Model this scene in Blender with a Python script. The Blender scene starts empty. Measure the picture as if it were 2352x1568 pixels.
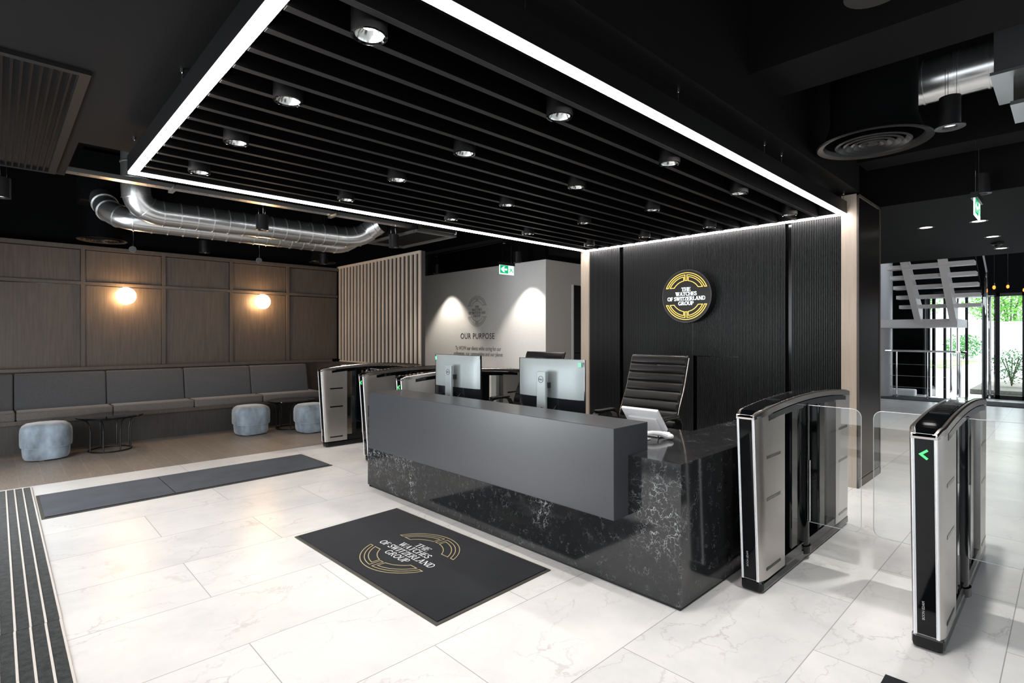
import bpy, bmesh, math, random
from mathutils import Vector, Matrix
random.seed(7)
C = bpy.context.scene
COL = C.collection
R = math.radians
PI = math.pi

# ------------------------------------------------------------------ camera
CAMH = 1.4
cam_d = bpy.data.cameras.new('camera')
cam = bpy.data.objects.new('camera', cam_d)
COL.objects.link(cam)
cam.location = (0, 0, CAMH)
cam.rotation_euler = (R(90), 0, R(46.2 - 90))
cam_d.sensor_width = 36.0
cam_d.lens = 36.0 * 1236.0 / 2352.0
cam_d.shift_y = -13.0 / 2352.0
cam_d.clip_start = 0.02
cam_d.clip_end = 200
C.camera = cam

# ------------------------------------------------------------------ world, light, exposure
w = bpy.data.worlds.new('world')
C.world = w
w.use_nodes = True
bg = w.node_tree.nodes['Background']
bg.inputs[0].default_value = (0.86, 0.93, 1.0, 1)
bg.inputs[1].default_value = 5.0
C.view_settings.view_transform = 'Standard'
C.view_settings.look = 'None'
C.view_settings.gamma = 1.0
C.view_settings.use_curve_mapping = False
C.view_settings.exposure = 0.05


def area(name, loc, rot, sx, sy, power, col=(1, 1, 1)):
    d = bpy.data.lights.new(name, 'AREA')
    d.shape = 'RECTANGLE'
    d.size = sx
    d.size_y = sy
    d.energy = power
    d.color = col
    o = bpy.data.objects.new(name, d)
    o.location = loc
    o.rotation_euler = rot
    COL.objects.link(o)
    return o


# assumed daylight: unseen area lamps before a solid wall (left of the camera), one lamp per bay between mullions
DAY_TINT = (0.93, 0.97, 1.0)
for k in range(5):
    yc = -2.2 + 2.0 * k
    if k < 4:
        area('assumed_facade_light', (-1.32, yc, 1.30), (0, R(-90), 0), 2.3, 1.7, 30 if k < 3 else 44, DAY_TINT)
    else:
        area('assumed_door_light', (-1.32, yc, 0.80), (0, R(-90), 0), 1.4, 1.7, 115, DAY_TINT)  # low, strong lamp for the floor strip; the glass door is only assumed
# fill lamps added out of view to brighten the right hand gates' floor
for k in range(5):
    area('side_fill', (1.2 + 2.6 * k, -3.3, 1.35), (R(90), 0, 0), 2.2, 2.3, 20, DAY_TINT)


def spot(name, loc, energy, size, blend, col, rad=0.02, rot=(0, 0, 0)):
    d = bpy.data.lights.new(name, 'SPOT')
    d.energy = energy
    d.spot_size = R(size)
    d.spot_blend = blend
    d.color = col
    d.shadow_soft_size = rad
    o = bpy.data.objects.new(name, d)
    o.location = loc
    o.rotation_euler = rot
    COL.objects.link(o)
    return o


# ------------------------------------------------------------------ materials
MATS = {}


def newmat(name):
    m = bpy.data.materials.new(name)
    m.use_nodes = True
    nt = m.node_tree
    return m, nt, nt.nodes['Principled BSDF']


def pbr(name, col, rough=0.5, metal=0.0, spec=0.5, noise=0.0, nscale=20.0, stretch=(1, 1, 1), bump=0.0, coat=0.0, rvar=0.0, sheen=0.0):
    m, nt, b = newmat(name)
    N, L = nt.nodes, nt.links
    b.inputs['Base Color'].default_value = (*col, 1)
    b.inputs['Roughness'].default_value = rough
    b.inputs['Metallic'].default_value = metal
    b.inputs['Specular IOR Level'].default_value = spec
    if coat:
        b.inputs['Coat Weight'].default_value = coat
        b.inputs['Coat Roughness'].default_value = 0.05
    if sheen:
        b.inputs['Sheen Weight'].default_value = sheen
        b.inputs['Sheen Roughness'].default_value = 0.4
    g = N.new('ShaderNodeNewGeometry')
    mp = N.new('ShaderNodeMapping')
    mp.inputs['Scale'].default_value = stretch
    L.new(g.outputs['Position'], mp.inputs['Vector'])
    nz = N.new('ShaderNodeTexNoise')
    nz.inputs['Scale'].default_value = nscale
    nz.inputs['Detail'].default_value = 5
    L.new(mp.outputs[0], nz.inputs['Vector'])
    a = max(noise, 0.02)
    rp = N.new('ShaderNodeMapRange')
    rp.inputs['From Min'].default_value = 0.25
    rp.inputs['From Max'].default_value = 0.75
    rp.inputs['To Min'].default_value = 1 - a
    rp.inputs['To Max'].default_value = 1 + a
    L.new(nz.outputs[0], rp.inputs['Value'])
    mx = N.new('ShaderNodeVectorMath')
    mx.operation = 'SCALE'
    mx.inputs[0].default_value = col
    L.new(rp.outputs[0], mx.inputs['Scale'])
    L.new(mx.outputs[0], b.inputs['Base Color'])
    if rvar:
        r2 = N.new('ShaderNodeMapRange')
        r2.inputs['To Min'].default_value = max(rough - rvar, 0.02)
        r2.inputs['To Max'].default_value = rough + rvar
        L.new(nz.outputs[0], r2.inputs['Value'])
        L.new(r2.outputs[0], b.inputs['Roughness'])
    if bump:
        bp = N.new('ShaderNodeBump')
        bp.inputs['Strength'].default_value = bump
        bp.inputs['Distance'].default_value = 0.002
        L.new(nz.outputs[0], bp.inputs['Height'])
        L.new(bp.outputs[0], b.inputs['Normal'])
    MATS[name] = m
    return m


def emit(name, col, strength):
    m, nt, b = newmat(name)
    b.inputs['Base Color'].default_value = (*col, 1)
    b.inputs['Emission Color'].default_value = (*col, 1)
    b.inputs['Emission Strength'].default_value = strength
    MATS[name] = m
    return m


def glass(name, tint=(0.93, 0.97, 0.96), refl=1.0):
    m = bpy.data.materials.new(name)
    m.use_nodes = True
    nt = m.node_tree
    N, L = nt.nodes, nt.links
    for n in list(N):
        N.remove(n)
    out = N.new('ShaderNodeOutputMaterial')
    tr = N.new('ShaderNodeBsdfTransparent')
    tr.inputs[0].default_value = (*tint, 1)
    gl = N.new('ShaderNodeBsdfGlossy')
    gl.inputs['Roughness'].default_value = 0.01
    gl.inputs[0].default_value = (refl, refl, refl, 1)
    fr = N.new('ShaderNodeFresnel')
    fr.inputs[0].default_value = 1.45
    mx = N.new('ShaderNodeMixShader')
    L.new(fr.outputs[0], mx.inputs[0])
    L.new(tr.outputs[0], mx.inputs[1])
    L.new(gl.outputs[0], mx.inputs[2])
    L.new(mx.outputs[0], out.inputs[0])
    MATS[name] = m
    return m


def marble_floor():
    m, nt, b = newmat('marble_tiles')
    N, L = nt.nodes, nt.links
    g = N.new('ShaderNodeNewGeometry')
    mp = N.new('ShaderNodeMapping')
    mp.inputs['Location'].default_value = (-0.833, -0.205, 0)
    L.new(g.outputs['Position'], mp.inputs['Vector'])
    br = N.new('ShaderNodeTexBrick')
    br.offset = 0.5
    br.offset_frequency = 2
    br.inputs['Color1'].default_value = (0.0, 0.0, 0.0, 1)
    br.inputs['Color2'].default_value = (1.0, 1.0, 1.0, 1)
    br.inputs['Mortar'].default_value = (0.5, 0.5, 0.5, 1)
    br.inputs['Scale'].default_value = 1.0
    br.inputs['Mortar Size'].default_value = 0.0022
    br.inputs['Mortar Smooth'].default_value = 0.15
    br.inputs['Brick Width'].default_value = 1.2
    br.inputs['Row Height'].default_value = 0.5985
    L.new(mp.outputs[0], br.inputs['Vector'])
    # per tile offset of the vein pattern
    off = N.new('ShaderNodeVectorMath')
    off.operation = 'SCALE'
    off.inputs['Scale'].default_value = 7.0
    L.new(br.outputs['Color'], off.inputs[0])
    ad = N.new('ShaderNodeVectorMath')
    ad.operation = 'ADD'
    L.new(g.outputs['Position'], ad.inputs[0])
    L.new(off.outputs[0], ad.inputs[1])
    n1 = N.new('ShaderNodeTexNoise')
    n1.inputs['Scale'].default_value = 2.2
    n1.inputs['Detail'].default_value = 6
    n1.inputs['Roughness'].default_value = 0.62
    L.new(ad.outputs[0], n1.inputs['Vector'])
    dis = N.new('ShaderNodeVectorMath')
    dis.operation = 'MULTIPLY_ADD'
    dis.inputs[1].default_value = (0.55, 0.55, 0)
    L.new(n1.outputs['Color'], dis.inputs[0])
    L.new(ad.outputs[0], dis.inputs[2])
    st = N.new('ShaderNodeMapping')
    st.inputs['Rotation'].default_value = (0, 0, 0.5)
    st.inputs['Scale'].default_value = (0.8, 2.0, 0.0)
    L.new(dis.outputs[0], st.inputs['Vector'])
    vo = N.new('ShaderNodeTexVoronoi')
    vo.feature = 'DISTANCE_TO_EDGE'
    vo.inputs['Scale'].default_value = 2.6
    L.new(st.outputs[0], vo.inputs['Vector'])
    vr = N.new('ShaderNodeMapRange')
    vr.inputs['From Min'].default_value = 0.0
    vr.inputs['From Max'].default_value = 0.020
    vr.inputs['To Min'].default_value = 1.0
    vr.inputs['To Max'].default_value = 0.0
    L.new(vo.outputs['Distance'], vr.inputs['Value'])
    nm = N.new('ShaderNodeTexNoise')
    nm.inputs['Scale'].default_value = 3.0
    nm.inputs['Detail'].default_value = 3
    L.new(ad.outputs[0], nm.inputs['Vector'])
    mr = N.new('ShaderNodeMapRange')
    mr.inputs['From Min'].default_value = 0.40
    mr.inputs['From Max'].default_value = 0.68
    mr.inputs['To Min'].default_value = 0.0
    mr.inputs['To Max'].default_value = 0.75
    L.new(nm.outputs[0], mr.inputs['Value'])
    mu = N.new('ShaderNodeMath')
    mu.operation = 'MULTIPLY'
    L.new(vr.outputs[0], mu.inputs[0])
    L.new(mr.outputs[0], mu.inputs[1])
    c1 = N.new('ShaderNodeMix')
    c1.data_type = 'RGBA'
    c1.inputs[6].default_value = (0.765, 0.755, 0.74, 1)
    c1.inputs[7].default_value = (0.64, 0.645, 0.65, 1)
    cl = N.new('ShaderNodeMapRange')
    cl.inputs['From Min'].default_value = 0.4
    cl.inputs['From Max'].default_value = 0.7
    L.new(n1.outputs[0], cl.inputs['Value'])
    L.new(cl.outputs[0], c1.inputs[0])
    c2 = N.new('ShaderNodeMix')
    c2.data_type = 'RGBA'
    c2.inputs[7].default_value = (0.47, 0.455, 0.44, 1)
    L.new(mu.outputs[0], c2.inputs[0])
    L.new(c1.outputs[2], c2.inputs[6])
    c3 = N.new('ShaderNodeMix')
    c3.data_type = 'RGBA'
    c3.inputs[7].default_value = (0.34, 0.34, 0.33, 1)
    L.new(br.outputs['Fac'], c3.inputs[0])
    L.new(c2.outputs[2], c3.inputs[6])
    L.new(c3.outputs[2], b.inputs['Base Color'])
    b.inputs['Roughness'].default_value = 0.29
    b.inputs['Specular IOR Level'].default_value = 0.55
    MATS['marble_tiles'] = m


def dark_stone(name='black_stone'):
    m, nt, b = newmat(name)
    N, L = nt.nodes, nt.links
    g = N.new('ShaderNodeNewGeometry')

    def math_(op, a, c=None, v=None):
        n = N.new('ShaderNodeMath')
        n.operation = op
        L.new(a, n.inputs[0])
        if c is not None:
            L.new(c, n.inputs[1])
        if v is not None:
            n.inputs[1].default_value = v
        return n.outputs[0]

    def rng(a, f0, f1, t0, t1):
        n = N.new('ShaderNodeMapRange')
        n.inputs['From Min'].default_value = f0
        n.inputs['From Max'].default_value = f1
        n.inputs['To Min'].default_value = t0
        n.inputs['To Max'].default_value = t1
        L.new(a, n.inputs['Value'])
        return n.outputs[0]

    def noise(scale, det, rough=0.5, vec=None):
        n = N.new('ShaderNodeTexNoise')
        n.inputs['Scale'].default_value = scale
        n.inputs['Detail'].default_value = det
        n.inputs['Roughness'].default_value = rough
        L.new(vec or g.outputs['Position'], n.inputs['Vector'])
        return n
    n1 = noise(16, 3, 0.55)
    dis = N.new('ShaderNodeVectorMath')
    dis.operation = 'MULTIPLY_ADD'
    dis.inputs[1].default_value = (0.11, 0.11, 0.11)
    L.new(n1.outputs['Color'], dis.inputs[0])
    L.new(g.outputs['Position'], dis.inputs[2])

    def veins(scale, width, mscale, m0, m1):
        vo = N.new('ShaderNodeTexVoronoi')
        vo.feature = 'DISTANCE_TO_EDGE'
        vo.inputs['Scale'].default_value = scale
        L.new(dis.outputs[0], vo.inputs['Vector'])
        lines = rng(vo.outputs['Distance'], 0.0, width, 1.0, 0.0)
        mask = rng(noise(mscale, 3).outputs[0], m0, m1, 0, 1)
        return math_('MULTIPLY', lines, mask)
    bm_ = N.new('ShaderNodeMapping')
    bm_.inputs['Scale'].default_value = (1.5, 1.5, 0.9)
    bm_.inputs['Location'].default_value = (0.3, 0.75, 0.1)
    L.new(g.outputs['Position'], bm_.inputs['Vector'])
    big = noise(1.5, 3, 0.55, bm_.outputs[0])
    cluster = rng(big.outputs[0], 0.535, 0.64, 0, 1)
    v1 = math_('MULTIPLY', veins(30, 0.052, 22, 0.42, 0.57), cluster)
    v2 = math_('MULTIPLY', veins(34, 0.048, 20, 0.53, 0.64), None, 0.26)
    tot = math_('ADD', v1, v2)
    tot = math_('MINIMUM', tot, None, 1.0)
    base = N.new('ShaderNodeMix')
    base.data_type = 'RGBA'
    base.inputs[6].default_value = (0.008, 0.009, 0.010, 1)
    base.inputs[7].default_value = (0.020, 0.021, 0.023, 1)
    L.new(noise(6, 4).outputs[0], base.inputs[0])
    c = N.new('ShaderNodeMix')
    c.data_type = 'RGBA'
    c.inputs[7].default_value = (0.42, 0.43, 0.44, 1)
    L.new(tot, c.inputs[0])
    L.new(base.outputs[2], c.inputs[6])
    L.new(c.outputs[2], b.inputs['Base Color'])
    b.inputs['Roughness'].default_value = 0.09
    b.inputs['Specular IOR Level'].default_value = 0.5
    MATS[name] = m


def planks():
    m, nt, b = newmat('oak_planks')
    N, L = nt.nodes, nt.links
    g = N.new('ShaderNodeNewGeometry')
    mp = N.new('ShaderNodeMapping')
    mp.inputs['Rotation'].default_value = (0, 0, R(90))
    mp.inputs['Location'].default_value = (0.3, 0.2, 0)
    L.new(g.outputs['Position'], mp.inputs['Vector'])
    br = N.new('ShaderNodeTexBrick')
    br.offset = 0.43
    br.inputs['Color1'].default_value = (0.265, 0.228, 0.198, 1)
    br.inputs['Color2'].default_value = (0.210, 0.183, 0.161, 1)
    br.inputs['Mortar'].default_value = (0.33, 0.29, 0.25, 1)
    br.inputs['Scale'].default_value = 1.0
    br.inputs['Mortar Size'].default_value = 0.0022
    br.inputs['Brick Width'].default_value = 1.5
    br.inputs['Row Height'].default_value = 0.178
    L.new(mp.outputs[0], br.inputs['Vector'])
    st = N.new('ShaderNodeMapping')
    st.inputs['Scale'].default_value = (14, 1.2, 1)
    L.new(g.outputs['Position'], st.inputs['Vector'])
    nz = N.new('ShaderNodeTexNoise')
    nz.inputs['Scale'].default_value = 5
    nz.inputs['Detail'].default_value = 6
    L.new(st.outputs[0], nz.inputs['Vector'])
    rp = N.new('ShaderNodeMapRange')
    rp.inputs['To Min'].default_value = 0.7
    rp.inputs['To Max'].default_value = 1.3
    L.new(nz.outputs[0], rp.inputs['Value'])
    mx = N.new('ShaderNodeVectorMath')
    mx.operation = 'SCALE'
    L.new(br.outputs['Color'], mx.inputs[0])
    L.new(rp.outputs[0], mx.inputs['Scale'])
    L.new(mx.outputs[0], b.inputs['Base Color'])
    b.inputs['Roughness'].default_value = 0.42
    MATS['oak_planks'] = m


def carpet(name, c1, c2, scale=260, big=3.0):
    m, nt, b = newmat(name)
    N, L = nt.nodes, nt.links
    g = N.new('ShaderNodeNewGeometry')
    a = N.new('ShaderNodeTexNoise')
    a.inputs['Scale'].default_value = scale
    a.inputs['Detail'].default_value = 2
    L.new(g.outputs['Position'], a.inputs['Vector'])
    c = N.new('ShaderNodeTexNoise')
    c.inputs['Scale'].default_value = big
    c.inputs['Detail'].default_value = 4
    L.new(g.outputs['Position'], c.inputs['Vector'])
    ad = N.new('ShaderNodeMath')
    ad.operation = 'ADD'
    L.new(a.outputs[0], ad.inputs[0])
    L.new(c.outputs[0], ad.inputs[1])
    rp = N.new('ShaderNodeMapRange')
    rp.inputs['From Min'].default_value = 0.7
    rp.inputs['From Max'].default_value = 1.3
    L.new(ad.outputs[0], rp.inputs['Value'])
    mx = N.new('ShaderNodeMix')
    mx.data_type = 'RGBA'
    mx.inputs[6].default_value = (*c1, 1)
    mx.inputs[7].default_value = (*c2, 1)
    L.new(rp.outputs[0], mx.inputs[0])
    L.new(mx.outputs[2], b.inputs['Base Color'])
    b.inputs['Roughness'].default_value = 0.95
    b.inputs['Specular IOR Level'].default_value = 0.1
    b.inputs['Sheen Weight'].default_value = 0.12
    bp = N.new('ShaderNodeBump')
    bp.inputs['Strength'].default_value = 0.5
    bp.inputs['Distance'].default_value = 0.003
    L.new(a.outputs[0], bp.inputs['Height'])
    L.new(bp.outputs[0], b.inputs['Normal'])
    MATS[name] = m


marble_floor()
dark_stone()
planks()
carpet('mat_carpet', (0.0015, 0.002, 0.0035), (0.010, 0.0115, 0.016))
carpet('runner_carpet', (0.010, 0.013, 0.020), (0.038, 0.046, 0.064))
carpet('strip_carpet', (0.001, 0.0012, 0.0012), (0.040, 0.043, 0.043), 330, 30)
carpet('threshold_carpet', (0.006, 0.007, 0.008), (0.02, 0.024, 0.026))
pbr('veneer', (0.074, 0.057, 0.045), 0.42, noise=0.28, nscale=6, stretch=(9, 9, 0.5), bump=0.15)
pbr('veneer_trim', (0.072, 0.056, 0.045), 0.40, noise=0.18, nscale=6, stretch=(9, 9, 0.5))
pbr('veneer_dark', (0.040, 0.036, 0.033), 0.45, noise=0.25, nscale=6, stretch=(9, 9, 0.5))
pbr('veneer_pale', (0.48, 0.405, 0.325), 0.5, noise=0.08, nscale=6, stretch=(8, 8, 0.5))
pbr('slat_wood', (0.46, 0.40, 0.34), 0.5, noise=0.12, nscale=6, stretch=(8, 8, 0.5))
pbr('slat_backing', (0.016, 0.013, 0.011), 0.7, noise=0.1)
pbr('ceiling_black', (0.0022, 0.0025, 0.003), 0.85, spec=0.08)
pbr('soffit_grey', (0.0050, 0.0050, 0.0053), 0.7, spec=0.08)
pbr('soffit_navy', (0.002, 0.0028, 0.004), 0.7, spec=0.08)
pbr('black_metal', (0.004, 0.004, 0.0045), 0.38, spec=0.4)
pbr('baffle_black', (0.0012, 0.0012, 0.0013), 0.8, spec=0.04)
pbr('baffle_lit_underside', (0.017, 0.017, 0.018), 0.5, spec=0.3)  # lighter grey: floor light put into the baffle underside colour
pbr('fitting_grey', (0.007, 0.007, 0.0075), 0.4, spec=0.3)
pbr('black_gloss', (0.002, 0.0025, 0.003), 0.06, spec=0.32)
pbr('ribbed_black', (0.0068, 0.0080, 0.0094), 0.36, spec=0.5, noise=0.08)
pbr('groove_black', (0.004, 0.004, 0.004), 0.15, spec=0.5)
pbr('bronze_black', (0.006, 0.0042, 0.0035), 0.30, spec=0.25)
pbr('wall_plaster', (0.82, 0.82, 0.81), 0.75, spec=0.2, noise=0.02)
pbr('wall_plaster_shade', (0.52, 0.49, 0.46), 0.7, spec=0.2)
pbr('white_paint', (0.74, 0.72, 0.73), 0.45)
pbr('grey_paint', (0.40, 0.40, 0.41), 0.35)
pbr('desk_charcoal', (0.039, 0.042, 0.048), 0.30, spec=0.5, noise=0.03, nscale=3)
pbr('desk_edge', (0.004, 0.004, 0.005), 0.5)
pbr('steel_brushed', (0.50, 0.475, 0.45), 0.33, metal=0.93, noise=0.05, nscale=10, stretch=(1, 1, 40), rvar=0.05)
pbr('steel_arch', (0.40, 0.365, 0.34), 0.26, metal=1.0, noise=0.05, nscale=10, stretch=(40, 1, 1))
pbr('chrome', (0.86, 0.86, 0.87), 0.08, metal=1.0)
pbr('aluminium_edge', (0.85, 0.86, 0.88), 0.35, metal=0.3)
pbr('galvanised', (0.66, 0.68, 0.69), 0.25, metal=0.93, noise=0.06, nscale=3, rvar=0.06)
pbr('galvanised_seam', (0.72, 0.74, 0.76), 0.3, metal=1.0)
pbr('grey_fabric', (0.088, 0.088, 0.092), 0.9, spec=0.15, noise=0.16, nscale=60, stretch=(1, 1, 3), bump=0.3, sheen=0.25)
pbr('grey_seat_fabric', (0.120, 0.108, 0.102), 0.75, spec=0.25, noise=0.14, nscale=60, bump=0.3, sheen=0.3)
pbr('velvet_blue', (0.19, 0.235, 0.28), 0.62, spec=0.3, noise=0.6, nscale=8, stretch=(1, 1, 0.5), sheen=0.7)
pbr('leather_black', (0.007, 0.007, 0.008), 0.36, spec=0.45, noise=0.1, nscale=60, bump=0.15)
pbr('monitor_silver', (0.33, 0.375, 0.38), 0.46, metal=0.35)
pbr('monitor_black', (0.010, 0.012, 0.014), 0.12)
pbr('mint_sticker', (0.25, 0.80, 0.55), 0.5)
pbr('white_plastic', (0.82, 0.83, 0.86), 0.35)
pbr('rubber_edge', (0.055, 0.053, 0.045), 0.7)
pbr('rail_metal', (0.66, 0.62, 0.58), 0.4)
pbr('logo_cream', (0.42, 0.35, 0.20), 0.9, spec=0.1)
pbr('logo_white', (0.62, 0.64, 0.66), 0.9, spec=0.1)
pbr('letter_black', (0.012, 0.012, 0.012), 0.6)
pbr('letter_grey', (0.13, 0.13, 0.125), 0.6)
pbr('logo_line', (0.33, 0.31, 0.26), 0.6)
pbr('leaf_green', (0.05, 0.22, 0.035), 0.55, noise=0.5, nscale=9)
pbr('leaf_bright', (0.16, 0.42, 0.06), 0.55, noise=0.4, nscale=9)
pbr('bark', (0.10, 0.08, 0.06), 0.8)
pbr('paving', (0.82, 0.83, 0.84), 0.7, noise=0.05)
pbr('render_white', (0.86, 0.87, 0.88), 0.8)
pbr('soil', (0.16, 0.15, 0.12), 0.9, noise=0.4)
pbr('reflector', (0.85, 0.86, 0.85), 0.18, metal=1.0)
emit('led_white', (1.0, 0.93, 0.91), 28.0)
emit('lamp_core', (1.0, 0.97, 0.90), 22.0)
emit('lamp_dim', (1.0, 0.97, 0.92), 2.5)
emit('globe_warm', (1.0, 0.60, 0.28), 46.0)
emit('neon_yellow', (1.0, 0.62, 0.12), 1.05)
emit('neon_white', (0.92, 1.0, 1.0), 1.3)
emit('exit_green', (0.0, 0.48, 0.18), 0.8)
emit('exit_white', (0.90, 1.0, 0.95), 0.9)
emit('arrow_green', (0.05, 1.0, 0.14), 1.6)
emit('filament', (1.0, 0.24, 0.03), 2.6)
glass('clear_glass', (0.955, 0.975, 0.97))
glass('gate_glass', (0.95, 0.965, 0.965), 1.0)
glass('smoke_glass', (0.80, 0.83, 0.83), 1.0)


# ------------------------------------------------------------------ mesh tools
class MB:
    def __init__(s):
        s.v = []
        s.f = []

    def add(s, vs, fs):
        o = len(s.v)
        s.v += [tuple(p) for p in vs]
        s.f += [tuple(i + o for i in f) for f in fs]
        return s

    def box(s, x0, x1, y0, y1, z0, z1):
        if x0 > x1: x0, x1 = x1, x0
        if y0 > y1: y0, y1 = y1, y0
        if z0 > z1: z0, z1 = z1, z0
        vs = [(x, y, z) for z in (z0, z1) for x, y in ((x0, y0), (x1, y0), (x1, y1), (x0, y1))]
        return s.add(vs, [(3, 2, 1, 0), (4, 5, 6, 7), (0, 1, 5, 4), (1, 2, 6, 5), (2, 3, 7, 6), (3, 0, 4, 7)])

    def prism(s, pts, vec):
        """closed polygon (list of 3D points) extruded by vec"""
        n = len(pts)
        a = [Vector(p) for p in pts]
        b = [p + Vector(vec) for p in a]
        fs = [tuple(range(n - 1, -1, -1)), tuple(range(n, 2 * n))]
        fs += [(i, (i + 1) % n, n + (i + 1) % n, n + i) for i in range(n)]
        return s.add(a + b, fs)

    def lathe(s, prof, cx=0, cy=0, seg=24, cap=True):
        """profile [(r,z)...] about a vertical axis"""
        vs = []
        fs = []
        for r, z in prof:
            for k in range(seg):
                a = 2 * PI * k / seg
                vs.append((cx + r * math.cos(a), cy + r * math.sin(a), z))
        for i in range(len(prof) - 1):
            for k in range(seg):
                k2 = (k + 1) % seg
                fs.append((i * seg + k, i * seg + k2, (i + 1) * seg + k2, (i + 1) * seg + k))
        if cap:
            fs.append(tuple(range(seg - 1, -1, -1)))
            o = (len(prof) - 1) * seg
            fs.append(tuple(range(o, o + seg)))
        return s.add(vs, fs)

    def cyl(s, p0, p1, r0, r1=None, seg=16):
        r1 = r0 if r1 is None else r1
        p0, p1 = Vector(p0), Vector(p1)
        d = (p1 - p0).normalized()
        u = d.orthogonal().normalized()
        v = d.cross(u)
        vs = []
        for p, r in ((p0, r0), (p1, r1)):
            for k in range(seg):
                a = 2 * PI * k / seg
                vs.append(p + u * (r * math.cos(a)) + v * (r * math.sin(a)))
        fs = [(k, (k + 1) % seg, seg + (k + 1) % seg, seg + k) for k in range(seg)]
        fs += [tuple(range(seg - 1, -1, -1)), tuple(range(seg, 2 * seg))]
        return s.add(vs, fs)

    def tube(s, pts, r, seg=10, closed=False, rr=None):
        pts = [Vector(p) for p in pts]
        n = len(pts)
        vs = []
        fs = []
        prev = None
        for i, p in enumerate(pts):
            if closed:
                d = pts[(i + 1) % n] - pts[i - 1]
            else:
                d = pts[min(i + 1, n - 1)] - pts[max(i - 1, 0)]
            d.normalize()
            if prev is None:
                u = d.orthogonal().normalized()
            else:
                u = prev - d * prev.dot(d)
                u.normalize()
            prev = u
            v = d.cross(u)
            rad = rr[i] if rr else r
            for k in range(seg):
                a = 2 * PI * k / seg
                vs.append(p + u * (rad * math.cos(a)) + v * (rad * math.sin(a)))
        m = n if closed else n - 1
        for i in range(m):
            j = (i + 1) % n
            for k in range(seg):
                k2 = (k + 1) % seg
                fs.append((i * seg + k, i * seg + k2, j * seg + k2, j * seg + k))
        if not closed:
            fs += [tuple(range(seg - 1, -1, -1)), tuple(range((n - 1) * seg, n * seg))]
        return s.add(vs, fs)

    def sphere(s, c, rx, ry, rz, seg=24, rings=14):
        vs = []
        fs = []
        for i in range(rings + 1):
            t = PI * i / rings
            for k in range(seg):
                a = 2 * PI * k / seg
                vs.append((c[0] + rx * math.sin(t) * math.cos(a), c[1] + ry * math.sin(t) * math.sin(a), c[2] + rz * math.cos(t)))
        for i in range(rings):
            for k in range(seg):
                k2 = (k + 1) % seg
                fs.append((i * seg + k, (i + 1) * seg + k, (i + 1) * seg + k2, i * seg + k2))
        return s.add(vs, fs)

    def cushion(s, x0, x1, y0, y1, z0, z1, r=0.03, n=3):
        """rounded box"""
        import itertools
        bm = bmesh.new()
        bmesh.ops.create_cube(bm, size=1)
        for v in bm.verts:
            v.co = Vector((x0 + (v.co.x + .5) * (x1 - x0), y0 + (v.co.y + .5) * (y1 - y0), z0 + (v.co.z + .5) * (z1 - z0)))
        bmesh.ops.bevel(bm, geom=list(bm.edges), offset=r, segments=n, profile=0.5, affect='EDGES')
        bm.verts.index_update()
        vs = [tuple(v.co) for v in bm.verts]
        fs = [tuple(v.index for v in f.verts) for f in bm.faces]
        bm.free()
        return s.add(vs, fs)

    def xf(s, M):
        s.v = [tuple(M @ Vector(p)) for p in s.v]
        return s

    def build(s, name, mat, parent=None, smooth=False, bevel=0.0, world=True):
        vs = [Vector(p) for p in s.v]
        if parent is not None and world:
            r = parent
            while r.parent: r = r.parent
            M = (Matrix.Translation(r.location) @ r.rotation_euler.to_matrix().to_4x4()).inverted()
            vs = [M @ p for p in vs]
        me = bpy.data.meshes.new(name)
        me.from_pydata(vs, [], s.f)
        bm = bmesh.new()
        bm.from_mesh(me)
        bmesh.ops.recalc_face_normals(bm, faces=bm.faces)
        bm.to_mesh(me)
        bm.free()
        me.materials.append(MATS[mat])
        o = bpy.data.objects.new(name, me)
        COL.objects.link(o)
        if smooth:
            for p in me.polygons: p.use_smooth = True
            if hasattr(me, 'set_sharp_from_angle'):
                me.set_sharp_from_angle(angle=R(35))
        if parent is not None:
            o.parent = parent
        if bevel:
            b = o.modifiers.new('bevel', 'BEVEL')
            b.width = bevel
            b.segments = 2
            b.limit_method = 'ANGLE'
        return o


def thing(name, label, cat, loc=(0, 0, 0), rotz=0, group=None):
    o = bpy.data.objects.new(name, None)
    o.empty_display_size = 0.1
    COL.objects.link(o)
    o.location = loc
    o.rotation_euler = (0, 0, rotz)
    o['label'] = label
    o['category'] = cat
    if group: o['group'] = group
    return o


def tag(o, label, cat, group=None):
    o['label'] = label
    o['category'] = cat
    if group: o['group'] = group
    return o


def struct(name, mb, mat, parent=None, **k):
    o = mb.build(name, mat, parent, **k)
    if parent is None: o['kind'] = 'structure'
    return o


def copy_tree(o, parent=None):
    c = o.copy()
    COL.objects.link(c)
    c.parent = parent
    for ch in list(o.children):
        copy_tree(ch, c)
    return c


def dup(root, loc, label, group=None, rotz=None):
    c = copy_tree(root)
    c.location = loc
    if rotz is not None: c.rotation_euler = (0, 0, rotz)
    c['label'] = label
    if group: c['group'] = group
    return c


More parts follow.
